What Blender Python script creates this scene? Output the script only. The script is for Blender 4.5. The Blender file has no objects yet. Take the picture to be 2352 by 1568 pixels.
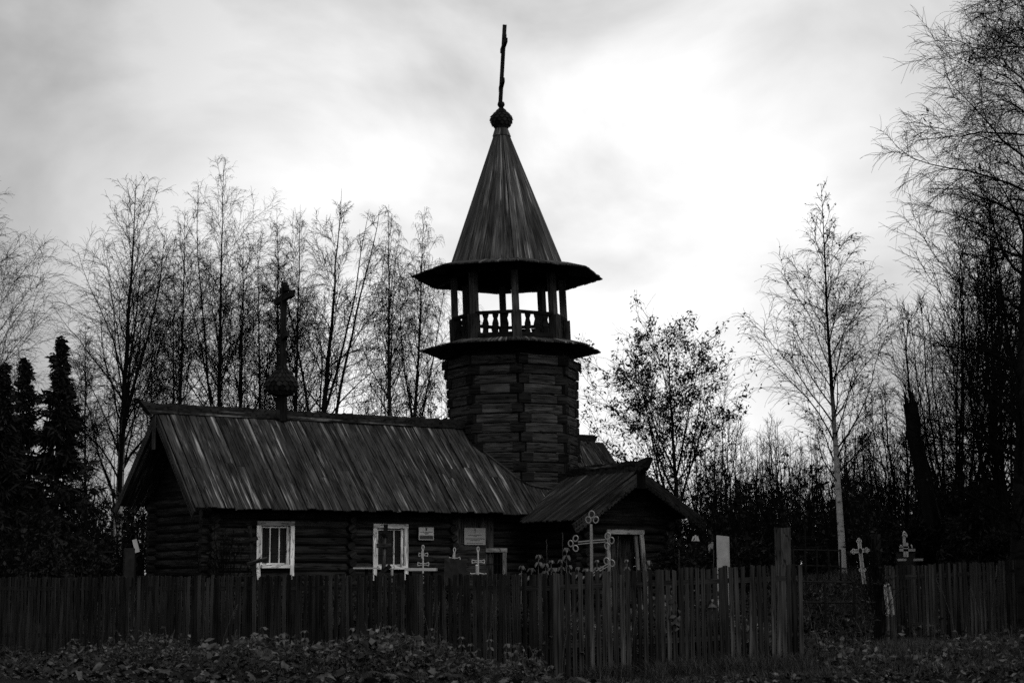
import bpy, math, random
import numpy as np
from mathutils import Vector as V, Matrix
random.seed(7)
sc = bpy.context.scene
COL = sc.collection
PI = math.pi

# ------------------------------------------------------------------ surveying the place
FP, HY, RL, EZ = 3800., 1315., .006, 1.4          # lens and eye height used to measure the site
TH = math.atan((HY-784)/FP)
def ray(x, y):
    dx, dy = x-1176, 784-y
    u = (dx*math.cos(RL)+dy*math.sin(RL))/FP; v = (-dx*math.sin(RL)+dy*math.cos(RL))/FP
    return u, math.cos(TH)-v*math.sin(TH), math.sin(TH)+v*math.cos(TH)
def at(x, y, Y):
    a, b, c = ray(x, y); k = Y/b
    return V((a*k, Y, EZ+c*k))
L0 = at(362, 948, 38)
AL = math.radians(34.775)
A = V((math.cos(AL), math.sin(AL), 0)); B = V((math.sin(AL), -math.cos(AL), 0)); Z = V((0, 0, 1))
def W(s, w, z):                                    # chapel frame: along ridge, towards the yard, up
    return V((L0.x+A.x*s+B.x*w, L0.y+A.y*s+B.y*w, z))
def sst(a, b, x):
    t = np.clip((x-a)/(b-a), 0, 1); return t*t*(3-2*t)
def gz(X, Y):
    X = np.asarray(X, float); Y = np.asarray(Y, float)
    g = .55*sst(27, 36, Y) + .75*sst(3.5, 7, X)*sst(27.5, 34, Y) + .2*sst(45, 90, Y)
    g = g + .025*np.sin(X*1.7+.4*Y)+.02*np.sin(Y*2.3-X*.9) + .14*np.exp(-((X+2.6)/2.)**2-((Y-23.9)/.9)**2) - .11*np.exp(-((X-1.1)/1.5)**2-((Y-23.2)/1.3)**2)
    return g
def g1(X, Y): return float(gz(X, Y))

# ------------------------------------------------------------------ materials
def nd(t, typ, **k):
    n = t.nodes.new(typ)
    for a, b in k.items():
        if a.startswith('i_'): n.inputs[a[2:].replace('_', ' ')].default_value = b
        else: setattr(n, a, b)
    return n
def newmat(name):
    m = bpy.data.materials.new(name); m.use_nodes = True; t = m.node_tree
    b = t.nodes['Principled BSDF']; return m, t, b
def ramp(t, src, stops):
    r = t.nodes.new('ShaderNodeValToRGB'); e = r.color_ramp.elements
    while len(e) < len(stops): e.new(.5)
    for q, (p, c) in zip(e, stops): q.position = p; q.color = (c, c, c, 1)
    t.links.new(src, r.inputs[0]); return r.outputs[0]
def math_(t, op, a, b):
    n = t.nodes.new('ShaderNodeMath'); n.operation = op
    for i, q in enumerate((a, b)):
        if hasattr(q, 'node'): t.links.new(q, n.inputs[i])
        else: n.inputs[i].default_value = q
    return n.outputs[0]
def wood(name, lo, hi, pale=None, pale_at=.62, rough=.75, gs=(1.3, 26), bump=.4, spec=.06):
    m, t, b = newmat(name); K = t.links.new
    uv = nd(t, 'ShaderNodeUVMap'); mp = nd(t, 'ShaderNodeMapping'); mp.inputs['Scale'].default_value = (gs[0], gs[1], 1)
    K(uv.outputs[0], mp.inputs[0])
    n = nd(t, 'ShaderNodeTexNoise', i_Scale=1., i_Detail=7., i_Roughness=.65); K(mp.outputs[0], n.inputs[0])
    c = ramp(t, n.outputs[0], [(.28, lo), (.72, hi)])
    tn = nd(t, 'ShaderNodeAttribute', attribute_name='tone')
    c = math_(t, 'MULTIPLY', c, tn.outputs['Fac'])
    mk = nd(t, 'ShaderNodeTexNoise', i_Scale=1.1, i_Detail=4.)
    mp2 = nd(t, 'ShaderNodeMapping'); mp2.inputs['Scale'].default_value = (1.2, 5., 1); K(uv.outputs[0], mp2.inputs[0]); K(mp2.outputs[0], mk.inputs[0])
    c = math_(t, 'MULTIPLY', c, ramp(t, mk.outputs[0], [(.3, .35), (.7, 1.5)]))
    ck = nd(t, 'ShaderNodeTexNoise', i_Scale=1., i_Detail=2.); mp4 = nd(t, 'ShaderNodeMapping'); mp4.inputs['Scale'].default_value = (gs[0]*.6, gs[1]*.45, 1); mp4.inputs['Location'].default_value = (7, 3, 5)
    K(uv.outputs[0], mp4.inputs[0]); K(mp4.outputs[0], ck.inputs[0])
    c = math_(t, 'MULTIPLY', c, ramp(t, ck.outputs[0], [(.455, 1), (.48, .2), (.49, .2), (.515, 1)]))
    if pale:
        p = nd(t, 'ShaderNodeTexNoise', i_Scale=1., i_Detail=5., i_Roughness=.6)
        mp3 = nd(t, 'ShaderNodeMapping'); mp3.inputs['Scale'].default_value = (.45, 8., 1); mp3.inputs['Location'].default_value = (31, 17, 0)
        K(uv.outputs[0], mp3.inputs[0]); K(mp3.outputs[0], p.inputs[0])
        f = ramp(t, p.outputs[0], [(pale_at, 0), (pale_at+.1, 1)])
        f = math_(t, 'MULTIPLY', f, ramp(t, n.outputs[0], [(.35, .15), (.6, 1)]))
        oc = nd(t, 'ShaderNodeTexCoord'); pn = nd(t, 'ShaderNodeTexNoise', i_Scale=.75, i_Detail=2.); K(oc.outputs['Object'], pn.inputs[0])
        f = math_(t, 'MULTIPLY', f, ramp(t, pn.outputs[0], [(.42, .12), (.58, 1)]))
        mx = nd(t, 'ShaderNodeMix'); mx.data_type = 'FLOAT'; K(f, mx.inputs[0]); K(c, mx.inputs[2]); mx.inputs[3].default_value = pale
        c = mx.outputs[0]
    K(c, b.inputs['Base Color']); b.inputs['Roughness'].default_value = rough; b.inputs['Specular IOR Level'].default_value = spec
    bp = nd(t, 'ShaderNodeBump', i_Strength=bump, i_Distance=.01); K(n.outputs[0], bp.inputs['Height']); K(bp.outputs[0], b.inputs['Normal'])
    return m
def plain(name, lo, hi, scale=6., rough=.7, metal=0., spec=.1, bump=.2, trans=0.):
    m, t, b = newmat(name); K = t.links.new
    tc = nd(t, 'ShaderNodeTexCoord'); n = nd(t, 'ShaderNodeTexNoise', i_Scale=scale, i_Detail=6., i_Roughness=.6); K(tc.outputs['Object'], n.inputs[0])
    c = ramp(t, n.outputs[0], [(.3, lo), (.7, hi)])
    tn = nd(t, 'ShaderNodeAttribute', attribute_name='tone'); c = math_(t, 'MULTIPLY', c, tn.outputs['Fac'])
    K(c, b.inputs['Base Color']); b.inputs['Roughness'].default_value = rough; b.inputs['Metallic'].default_value = metal
    b.inputs['Specular IOR Level'].default_value = spec
    if bump:
        bp = nd(t, 'ShaderNodeBump', i_Strength=bump, i_Distance=.01); K(n.outputs[0], bp.inputs['Height']); K(bp.outputs[0], b.inputs['Normal'])
    if trans:
        tr = nd(t, 'ShaderNodeBsdfTranslucent'); K(c, tr.inputs[0]); ms = nd(t, 'ShaderNodeMixShader'); ms.inputs[0].default_value = trans
        K(b.outputs[0], ms.inputs[1]); K(tr.outputs[0], ms.inputs[2]); K(ms.outputs[0], t.nodes['Material Output'].inputs[0])
    return m
def bark(name, dark, pale, r0, r1):
    m, t, b = newmat(name); K = t.links.new
    tc = nd(t, 'ShaderNodeTexCoord'); mp = nd(t, 'ShaderNodeMapping'); mp.inputs['Scale'].default_value = (2.2, 2.2, 9); K(tc.outputs['Object'], mp.inputs[0])
    n = nd(t, 'ShaderNodeTexNoise', i_Scale=1.2, i_Detail=5.); K(mp.outputs[0], n.inputs[0])
    c = ramp(t, n.outputs[0], [(.36, dark), (.44, pale*.75), (.7, pale)])
    at_ = nd(t, 'ShaderNodeAttribute', attribute_name='rad'); mr = nd(t, 'ShaderNodeMapRange'); K(at_.outputs['Fac'], mr.inputs[0])
    mr.inputs[1].default_value = r0; mr.inputs[2].default_value = r1
    mx = nd(t, 'ShaderNodeMix'); mx.data_type = 'FLOAT'; K(mr.outputs[0], mx.inputs[0]); mx.inputs[2].default_value = dark; K(c, mx.inputs[3])
    K(mx.outputs[0], b.inputs['Base Color']); b.inputs['Roughness'].default_value = .85; b.inputs['Specular IOR Level'].default_value = .04
    return m
M = {}
M['roof'] = wood('weathered roof boards', .009, .065, .42, .55, .6)
M['porchroof'] = wood('porch roof boards', .008, .06, .3, .6, .6, (1.1, 34))
M['spire'] = wood('spire boards', .012, .09, .4, .55, .62, (.8, 30))
M['log'] = wood('old log wall', .003, .04, None, rough=.85, gs=(1., 18))
M['timber'] = wood('hewn timber', .006, .075, None, rough=.8, gs=(1.2, 16), bump=.6)
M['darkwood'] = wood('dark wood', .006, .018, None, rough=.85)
M['mosswood'] = wood('mossy wood', .006, .03, .2, .55, .9, (6, 14), bump=.8)
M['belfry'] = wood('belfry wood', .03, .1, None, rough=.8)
M['board'] = wood('grey board', .015, .065, None, rough=.8)
M['picket'] = wood('fence wood', .004, .05, None, rough=.8, gs=(1.5, 60), bump=.3)
M['white'] = wood('peeling white paint', .55, .82, .14, .62, .6, (3, 30))
M['dimwhite'] = wood('dull pale paint', .2, .36, .06, .6, .7, (3, 30))
M['greypost'] = wood('weathered grey post', .015, .07, None, rough=.85, gs=(3, 22), bump=.8)
M['glass'] = plain('window glass', .012, .02, 3, .12, 0, .5, 0)
M['void'] = plain('dark interior', .004, .006, 3, .9, 0, 0, 0)
M['silver'] = plain('silver paint', .28, .5, 20, .4, .2, .5, .1)
M['rebar'] = plain('rusty steel rod', .12, .24, 60, .45, .6, .5, .3)
M['iron'] = plain('dark iron', .006, .016, 20, .6, .1, .1, .1)
M['signlight'] = plain('sign enamel', .42, .48, 4, .5, 0, .4, 0)
M['signgrey'] = plain('sign plate', .25, .29, 4, .5, 0, .4, 0)
M['ink'] = plain('sign ink', .03, .04, 4, .6, 0, .3, 0)
M['stone'] = plain('pale grave stone', .3, .42, 7, .8, 0, .2, .3)
M['darkstone'] = plain('dark grave stone', .008, .02, 7, .6, 0, .06, .2)
M['bag'] = plain('pale rag', .25, .5, 9, .7, 0, .3, .5, .2)
M['birch'] = bark('birch bark', .006, .4, .085, .125)  # thin branches dark by nature, upper trunk darkened to imitate backlight
M['lonebirch'] = bark('pale birch bark', .008, .55, .044, .06)
M['weepbirch'] = bark('weeping birch bark', .014, .45, .055, .08)
M['greybark'] = bark('grey bark', .004, .014, .03, .08)
M['needle'] = plain('spruce needles', .006, .018, 3, .8, 0, .08, 0)
M['leaf'] = plain('rowan leaf', .012, .035, 3, .7, 0, .08, 0, .25)
M['weed'] = plain('weed leaf', .03, .15, 5, .6, 0, .08, 0, .3)
M['paleleaf'] = plain('wilted leaf', .07, .22, 6, .6, 0, .08, .3, .3)
M['litter'] = plain('fallen leaf', .01, .09, 9, .65, 0, .08, 0, .15)
M['grass'] = plain('grass blade', .014, .085, 6, .6, 0, .08, 0, .3)
M['shrub'] = plain('shrub leaf', .005, .03, 4, .7, 0, .08, 0, .25)
def ground_mat():
    m, t, b = newmat('soil'); K = t.links.new
    tc = nd(t, 'ShaderNodeTexCoord'); n = nd(t, 'ShaderNodeTexNoise', i_Scale=1.3, i_Detail=10., i_Roughness=.7); K(tc.outputs['Object'], n.inputs[0])
    n2 = nd(t, 'ShaderNodeTexNoise', i_Scale=30., i_Detail=4.); K(tc.outputs['Object'], n2.inputs[0])
    c = math_(t, 'MULTIPLY', ramp(t, n.outputs[0], [(.3, .003), (.7, .012)]), ramp(t, n2.outputs[0], [(.3, .5), (.7, 1.5)]))
    K(c, b.inputs['Base Color']); b.inputs['Roughness'].default_value = .95; b.inputs['Specular IOR Level'].default_value = .1
    bp = nd(t, 'ShaderNodeBump', i_Strength=.8, i_Distance=.05); K(n2.outputs[0], bp.inputs['Height']); K(bp.outputs[0], b.inputs['Normal'])
    return m
M['soil'] = ground_mat()
def pierced(name, row, pitch, rad, cluster):         # grey board with a row of drilled holes, more of them near the foot
    m = M['board'].copy(); m.name = name; t = m.node_tree; K = t.links.new; b = t.nodes['Principled BSDF']
    uv = nd(t, 'ShaderNodeUVMap', uv_map='holes'); sp = nd(t, 'ShaderNodeSeparateXYZ'); K(uv.outputs[0], sp.inputs[0]); U, Vv = sp.outputs[0], sp.outputs[1]
    def dots(u, pu, v, pv, v0, r):
        fu = math_(t, 'SUBTRACT', math_(t, 'FRACT', math_(t, 'DIVIDE', u, pu), 0), .5); fu = math_(t, 'MULTIPLY', fu, pu)
        if pv: fv = math_(t, 'MULTIPLY', math_(t, 'SUBTRACT', math_(t, 'FRACT', math_(t, 'DIVIDE', v, pv), 0), .5), pv)
        else: fv = math_(t, 'SUBTRACT', v, v0)
        return math_(t, 'LESS_THAN', math_(t, 'ADD', math_(t, 'MULTIPLY', fu, fu), math_(t, 'MULTIPLY', fv, fv)), r*r)
    d = dots(U, pitch, Vv, 0, row, rad)
    if cluster: d = math_(t, 'MAXIMUM', d, math_(t, 'MULTIPLY', dots(math_(t, 'ADD', U, math_(t, 'MULTIPLY', Vv, .5)), .09, Vv, .075, 0, .023), math_(t, 'LESS_THAN', math_(t, 'ADD', U, Vv), .42)))
    src = b.inputs['Base Color'].links[0].from_socket; mx = nd(t, 'ShaderNodeMix'); mx.data_type = 'FLOAT'; K(d, mx.inputs[0]); K(src, mx.inputs[2]); mx.inputs[3].default_value = .003
    K(mx.outputs[0], b.inputs['Base Color']); return m
M['pierced'] = pierced('pierced verge board', .135, .105, .022, False)
M['piercedporch'] = pierced('pierced porch board', .2, .17, .02, True)

# ------------------------------------------------------------------ mesh builder
class MB:
    def __init__(s): s.v = []; s.f = []; s.uv = []; s.t = []
    def face(s, pts, uvs, tone=1.):
        n = len(s.v); s.v += [V(p) for p in pts]; s.f.append(tuple(range(n, n+len(pts)))); s.uv += uvs; s.t.append(tone)
    def beam(s, p0, p1, w, h, up=Z, tone=1., w1=None, h1=None, skew=0.):
        p0 = V(p0); p1 = V(p1); d = (p1-p0); L = d.length; d = d/L
        sd = d.cross(V(up)).normalized(); u = sd.cross(d)
        w1 = w if w1 is None else w1; h1 = h if h1 is None else h1
        ou, ov = random.uniform(0, 50), random.uniform(0, 50)
        a = [p0+sd*(i*w/2)+u*(j*h/2) for i, j in ((-1, -1), (1, -1), (1, 1), (-1, 1))]
        c = [p1+sd*(i*w1/2)+u*(j*h1/2)+d*(i*skew) for i, j in ((-1, -1), (1, -1), (1, 1), (-1, 1))]
        per = [0, w, w+h, 2*w+h, 2*w+2*h]
        for k in range(4):
            q = (k+1) % 4
            s.face([a[k], c[k], c[q], a[q]][::-1], [(ou, ov+per[k+1]), (ou+L, ov+per[k+1]), (ou+L, ov+per[k]), (ou, ov+per[k])], tone)
        s.face(a, [(ou+.02*i, ov+j) for i, j in ((0, 0), (0, w), (1, w), (1, 0))], tone*.8)
        s.face(c[::-1], [(ou+.02*i, ov+j) for i, j in ((0, 0), (0, w), (1, w), (1, 0))], tone*.8)
    def log(s, p0, p1, r0, r1=None, n=10, tone=1., cap=True):
        p0 = V(p0); p1 = V(p1); r1 = r0 if r1 is None else r1; d = (p1-p0); L = d.length; d /= L
        up = Z if abs(d.z) < .9 else V((1, 0, 0)); sd = d.cross(up).normalized(); u = sd.cross(d)
        ou, ov = random.uniform(0, 50), random.uniform(0, 50)
        an = [2*PI*k/n for k in range(n+1)]
        a = [p0+(sd*math.cos(q)+u*math.sin(q))*r0 for q in an]; c = [p1+(sd*math.cos(q)+u*math.sin(q))*r1 for q in an]
        for k in range(n):
            s.face([a[k], a[k+1], c[k+1], c[k]][::-1], [(ou+L, ov+r0*an[k]), (ou+L, ov+r0*an[k+1]), (ou, ov+r0*an[k+1]), (ou, ov+r0*an[k])], tone)
        if cap:
            s.face(a[:n], [(ou+.3*math.cos(q)*r0, ov+math.sin(q)*r0) for q in an[:n]], tone)
            s.face(c[:n][::-1], [(ou+.3*math.cos(q)*r0, ov+math.sin(q)*r0) for q in an[:n]], tone)
    def tube(s, pts, r, n=6, tone=1., closed=False):
        pts = [V(p) for p in pts]; m = len(pts); rings = []
        for i, p in enumerate(pts):
            if closed: d = pts[(i+1) % m]-pts[i-1]
            else: d = pts[min(i+1, m-1)]-pts[max(i-1, 0)]
            d.normalize(); up = V((.13, .9, .2)).normalized(); sd = d.cross(up).normalized(); u = sd.cross(d)
            rr = r[i] if isinstance(r, (list, tuple)) else r
            rings.append([p+(sd*math.cos(2*PI*k/n)+u*math.sin(2*PI*k/n))*rr for k in range(n)])
        for i in range(m if closed else m-1):
            a, c = rings[i], rings[(i+1) % m]
            for k in range(n):
                q = (k+1) % n
                s.face([a[k], c[k], c[q], a[q]], [(i*.05, k*.02), (i*.05+.05, k*.02), (i*.05+.05, k*.02+.02), (i*.05, k*.02+.02)], tone)
        if not closed: s.face(rings[0], [(0, 0)]*n, tone); s.face(rings[-1][::-1], [(0, 0)]*n, tone)
    def lathe(s, prof, c, n=16, tone=1.):
        c = V(c)
        for i in range(len(prof)-1):
            (r0, z0), (r1, z1) = prof[i], prof[i+1]
            for k in range(n):
                a0, a1 = 2*PI*k/n, 2*PI*(k+1)/n
                P = [c+V((math.cos(a)*r, math.sin(a)*r, z)) for r, z, a in ((r0, z0, a0), (r0, z0, a1), (r1, z1, a1), (r1, z1, a0))]
                s.face(P, [(z0, r0*a0), (z0, r0*a1), (z1, r1*a1), (z1, r1*a0)], tone)
    def prism(s, poly, o, ex, ey, ez, tone=1., along=False):       # outline poly in (ex,ey) swept along ez
        o, ex, ey, ez = V(o), V(ex), V(ey), V(ez); ou = random.uniform(0, 30)
        a = [o+ex*x+ey*y for x, y in poly]; c = [p+ez for p in a]; n = len(poly)
        s.face(a[::-1], [(ou+x, y) for x, y in poly][::-1], tone); s.face(c, [(ou+x, y) for x, y in poly], tone); s.off = ou
        for k in range(n):
            q = (k+1) % n; l = (a[q]-a[k]).length
            e = ez.length; s.face([a[k], a[q], c[q], c[k]], [(ou, k*.3), (ou, k*.3+l), (ou+e, k*.3+l), (ou+e, k*.3)] if along else [(ou, 0), (ou+l, 0), (ou+l, e), (ou, e)], tone)
    def build(s, name, mat, base=V((0, 0, 0)), parent=None, smooth=False):
        me = bpy.data.meshes.new(name); me.from_pydata([p-base for p in s.v], [], s.f)
        l = me.uv_layers.new(name='UVMap'); l.data.foreach_set('uv', np.array(s.uv, 'f').ravel())
        a = me.attributes.new('tone', 'FLOAT', 'FACE'); a.data.foreach_set('value', np.array(s.t, 'f'))
        me.materials.append(M[mat]); me.update()
        if smooth: me.shade_smooth() if hasattr(me, 'shade_smooth') else None
        o = bpy.data.objects.new(name, me); COL.objects.link(o); o.parent = parent
        if parent is None: o.location = base
        return o
def tag(o, label=None, cat=None, group=None, kind=None):
    for k, v in (('label', label), ('category', cat), ('group', group), ('kind', kind)):
        if v: o[k] = v
    return o
class Thing:
    def __init__(s, name, loc, label, cat, group=None):
        s.b = V(loc); s.e = bpy.data.objects.new(name, None); COL.objects.link(s.e); s.e.location = s.b; s.e.empty_display_size = .2
        tag(s.e, label, cat, group)
    def part(s, name, mb, mat, parent=None, smooth=False, label=None):
        o = mb.build(name, mat, s.b, parent or s.e, smooth)
        if label: o['label'] = label
        return o
def single(name, mb, mat, loc, label, cat, group=None, smooth=False, kind=None):
    return tag(mb.build(name, mat, V(loc), None, smooth), label, cat, group, kind)
def copy_tree(o, parent=None):
    c = o.copy(); COL.objects.link(c); c.parent = parent
    for ch in list(o.children): copy_tree(ch, c)
    return c
def npmesh(name, v, faces, mat, base=(0, 0, 0), parent=None, rad=None, tone=None, smooth=False):
    v = np.asarray(v, 'f')-np.asarray(base, 'f')
    me = bpy.data.meshes.new(name); me.vertices.add(len(v)); me.vertices.foreach_set('co', v.ravel().astype('f'))
    nl = sum(f.size for f in faces); me.loops.add(nl); me.loops.foreach_set('vertex_index', np.concatenate([f.ravel() for f in faces]).astype('i'))
    cnt = np.concatenate([np.full(len(f), f.shape[1]) for f in faces]); st = np.concatenate([[0], np.cumsum(cnt)[:-1]])
    me.polygons.add(len(cnt)); me.polygons.foreach_set('loop_start', st.astype('i'))
    if smooth: me.polygons.foreach_set('use_smooth', np.ones(len(cnt), bool))
    if rad is not None: a = me.attributes.new('rad', 'FLOAT', 'POINT'); a.data.foreach_set('value', rad.astype('f'))
    a = me.attributes.new('tone', 'FLOAT', 'POINT'); a.data.foreach_set('value', (np.ones(len(v)) if tone is None else tone).astype('f'))
    me.materials.append(M[mat]); me.update(calc_edges=True); me.validate()
    o = bpy.data.objects.new(name, me); COL.objects.link(o); o.parent = parent
    if parent is None: o.location = base
    return o

# ------------------------------------------------------------------ camera, sky, sun
cam = bpy.data.cameras.new('camera'); co = bpy.data.objects.new('camera', cam); COL.objects.link(co); sc.camera = co
cam.sensor_width = 36; cam.lens = FP/2352*36; cam.dof.use_dof = True; cam.dof.focus_distance = 33; cam.dof.aperture_fstop = 2.2; cam.clip_end = 3000; cam.clip_start = .1
co.matrix_world = Matrix.Translation((0, 0, EZ)) @ Matrix.Rotation(PI/2+TH, 4, 'X') @ Matrix.Rotation(-RL, 4, 'Z')
SEL, SAZ = math.radians(13), math.radians(2.5)      # brightest gap in the overcast, low behind the tower; most light comes softly over the right shoulder
wd = bpy.data.worlds.new('World'); sc.world = wd; wd.use_nodes = True; t = wd.node_tree; K = t.links.new
bg = t.nodes['Background']
sky = nd(t, 'ShaderNodeTexSky'); sky.sky_type = 'NISHITA'; sky.sun_disc = False; sky.sun_elevation = SEL; sky.sun_rotation = SAZ
bw = nd(t, 'ShaderNodeRGBToBW'); K(sky.outputs[0], bw.inputs[0])
tc = nd(t, 'ShaderNodeTexCoord')
sd = (math.sin(SAZ)*math.cos(SEL-.06), math.cos(SAZ)*math.cos(SEL-.06), math.sin(SEL-.06))
dt = nd(t, 'ShaderNodeVectorMath', operation='DOT_PRODUCT'); K(tc.outputs['Generated'], dt.inputs[0]); dt.inputs[1].default_value = sd
dp = math_(t, 'MAXIMUM', dt.outputs['Value'], 0.)
lobe = math_(t, 'POWER', dp, 34.)
mp = nd(t, 'ShaderNodeMapping'); mp.inputs['Scale'].default_value = (1, 1, 1.5); mp.inputs['Location'].default_value = (3.1, .2, .55); K(tc.outputs['Generated'], mp.inputs[0])
n1 = nd(t, 'ShaderNodeTexNoise', i_Scale=4.6, i_Detail=7., i_Roughness=.5, i_Distortion=.35); K(mp.outputs[0], n1.inputs[0])
cl = ramp(t, n1.outputs[0], [(.34, .58), (.5, .94), (.64, 1.28)])
v = math_(t, 'ADD', math_(t, 'MULTIPLY', lobe, 6.4), 3.9)
v = math_(t, 'MULTIPLY', v, cl)
v = math_(t, 'ADD', v, math_(t, 'MULTIPLY', bw.outputs[0], .04))
K(v, bg.inputs[0]); bg.inputs[1].default_value = .1
sl = bpy.data.lights.new('sun', 'SUN'); sl.energy = 1.4; sl.angle = math.radians(50); sl.color = (1, .99, .97)
so = bpy.data.objects.new('sun', sl); COL.objects.link(so)
so.rotation_euler = V((-.48, .62, -.6)).to_track_quat('-Z', 'Y').to_euler()
sc.view_settings.view_transform = 'Standard'; sc.view_settings.look = 'None'; sc.view_settings.exposure = 0; sc.view_settings.gamma = 1
sc.cycles.max_bounces = 6; sc.cycles.diffuse_bounces = 3; sc.cycles.use_denoising = False

# ------------------------------------------------------------------ ground
def grid_ground():
    xs = np.concatenate([np.linspace(-600, -30, 24), np.linspace(-27, 27, 181), np.linspace(30, 600, 24)])
    ys = np.concatenate([np.linspace(-60, 14, 12), np.linspace(15, 48, 150), np.linspace(49, 110, 40), np.linspace(120, 1500, 30)])
    X, Y = np.meshgrid(xs, ys); Zz = gz(X, Y)
    v = np.stack([X, Y, Zz], -1).reshape(-1, 3); nx = len(xs); ny = len(ys)
    i = (np.arange(ny-1)[:, None]*nx+np.arange(nx-1)[None]).ravel()
    o = npmesh('ground', v, [np.stack([i, i+1, i+nx+1, i+nx], -1)], 'soil', smooth=True)
    tag(o, 'dark bare soil and churchyard ground', 'ground', kind='structure')
grid_ground()

# ------------------------------------------------------------------ chapel
R = random.uniform
ch = Thing('log_chapel', W(6, 0, g1(*W(6, 0, 0)[:2])-.1), 'dark log chapel with tall tented bell tower and plank roofs', 'chapel')
ZR, ZE, WE = 5.1, 2.84, 2.2
TS = 10.07
def tc_(z): return W(TS-.045*(z-4), 0, z)
PH0 = math.radians(6.5)
def ov(r, k, z):
    p = PH0+k*PI/4; return tc_(z)+V((math.sin(p), -math.cos(p), 0))*r
def octw(s):                                        # front edge of the tower footprint at ridge position s
    best = None; vs = [ov(1.65, k, 4) for k in range(8)]
    vs = [((p-L0).dot(A), (p-L0).dot(B)) for p in vs]
    for k in range(8):
        (a, b), (c, d) = vs[k], vs[(k+1) % 8]
        if min(a, c) <= s <= max(a, c) and abs(c-a) > 1e-6:
            w = b+(d-b)*(s-a)/(c-a); best = w if best is None else max(best, w)
    return best
# log walls
def wall_logs(mb, s0, s1, w, z0, n, step=.2, r=.105, gaps=()):
    for i in range(n):
        z = z0+i*step; segs = [(s0, s1)]
        for g0, g1_, zz0, zz1 in gaps:
            if zz0 < z < zz1: segs = [q for a, b in segs for q in ((a, min(b, g0)), (max(a, g1_), b)) if q[1]-q[0] > .05]
        for a, b in segs: mb.log(W(a, w+R(-.01, .01), z+R(-.008, .008)), W(b, w+R(-.01, .01), z+R(-.008, .008)), r*R(.95, 1.05), r*R(.95, 1.05), 12, R(.7, 1.3))
mb = MB(); wall_logs(mb, .45, 7.2, 1.5, .35, 13, gaps=((1.8, 2.65, 1.62, 2.56), (4.83, 5.67, 1.6, 2.54)))
wall_logs(mb, 7.2, 12.5, 1.48, .35, 13, gaps=((8.03, 8.55, 1.3, 1.93),))
for s in (4.2, 7.05):
    for i in range(13):
        z = .45+i*.2; mb.log(W(s, 1.3, z), W(s+R(-.02, .02), 1.72+R(-.03, .04), z), .1*R(.95, 1.05), .1*R(.85, 1), 12, R(.6, 1.1))
fw = ch.part('log_wall', mb, 'log', smooth=False)
mb = MB()
for i in range(14):
    z = .45+i*.2; mb.log(W(.7+R(-.01, .01), -1.85+R(-.03, .03), z), W(.7+R(-.01, .01), 1.76+R(-.03, .03), z), .105, .105, 12, R(.7, 1.3))
for i in range(10):
    z = 3.2+i*.19; hw = (ZR-.12-z)/1.03
    if hw > .05: mb.beam(W(.72, -hw, z), W(.72, hw, z), .05, .19, Z, R(.5, .9))
ch.part('gable_wall', mb, 'log', label='gable wall under the deep roof overhang')
mb = MB(); wall_logs(mb, .45, 12.5, -1.5, .35, 14)
for i in range(14): mb.log(W(12.3, -1.8, .45+i*.2), W(12.3, 1.6, .45+i*.2), .105, .105, 10, R(.7, 1.2))
for i in range(10):
    z = 3.2+i*.19; hw = (ZR-.12-z)/1.03
    if hw > .05: mb.beam(W(12.3, -hw, z), W(12.3, hw, z), .05, .19, Z, R(.5, .9))
ch.part('log_wall', mb, 'log', label='rear log walls')
mb = MB()
for k in range(6): mb.beam(W(7.2+k*.19, 1.6+.005*(k % 2), .4), W(7.2+k*.19, 1.6+.005*(k % 2), 2.75), .185, .04, B, R(.8, 1.2))
for z in (.6, .78, .96, 1.14, 1.32, 1.5, 1.68, 1.86, 2.04): mb.beam(W(7.12, 1.65, z), W(7.98, 1.65, z), .03, .175, Z, R(.7, 1.2))
ch.part('plank_panel', mb, 'timber')
# main roof
sl = (ZR-ZE)/WE
nrm = (B*sl+Z).normalized(); nrm2 = (-B*((ZR-3.05)/2.3)+Z).normalized()
mb = MB(); s = 0.
while s < 12.6:
    bw_ = R(.2, .27); c = s+bw_/2; o = octw(c); w0 = (0. if c < 10 else .2) if o is None or c < 8.35 else max(0, o-.12)
    if c < 8.45 or w0 > 0 or c > 11.6:
        off = R(0, .012)+(.018 if int(s*7) % 2 else 0); we = WE+R(-.02, .03)
        sg = 2 if we-w0 > 1.3 and R(0, 1) < .3 else 1; cut = w0+(we-w0)*R(.45, .65)
        for (a, b) in ([(w0, we)] if sg == 1 else [(w0, cut), (cut+.006, we)]):
            mb.beam(W(c, a, ZR-sl*a)+nrm*off, W(c+R(-.008, .008), b, ZR-sl*b)+nrm*off, bw_-.02, .03, nrm, R(.65, 1.25))
    s += bw_
mb.beam(W(4.2, 0, ZR)-nrm*.04, W(4.2, WE-.05, ZR-sl*(WE-.05))-nrm*.04, 8.36, .03, nrm, .5)  # added slabs below the boards keep light from leaking through
mb.beam(W(12.02, .2, ZR-sl*.2)-nrm*.04, W(12.02, WE-.05, ZR-sl*(WE-.05))-nrm*.04, 1.1, .03, nrm, .5)
mb.beam(W(10, 1.45, ZR-sl*1.45)-nrm*.04, W(10, WE-.05, ZR-sl*(WE-.05))-nrm*.04, 3.2, .03, nrm, .5)
roof = ch.part('roof', mb, 'roof')
mb = MB(); s = 0.
while s < 12.5:
    off = R(0, .012); mb.beam(W(s+.12, 0, ZR)+nrm2*off, W(s+.12, -2.3, 3.05)+nrm2*off, .232, .05, nrm2, R(.7, 1.2)); s += .24
ch.part('roof', mb, 'roof', label='rear roof slope')
mb = MB()                                            # flashing boards where the roof meets the tower
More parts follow.
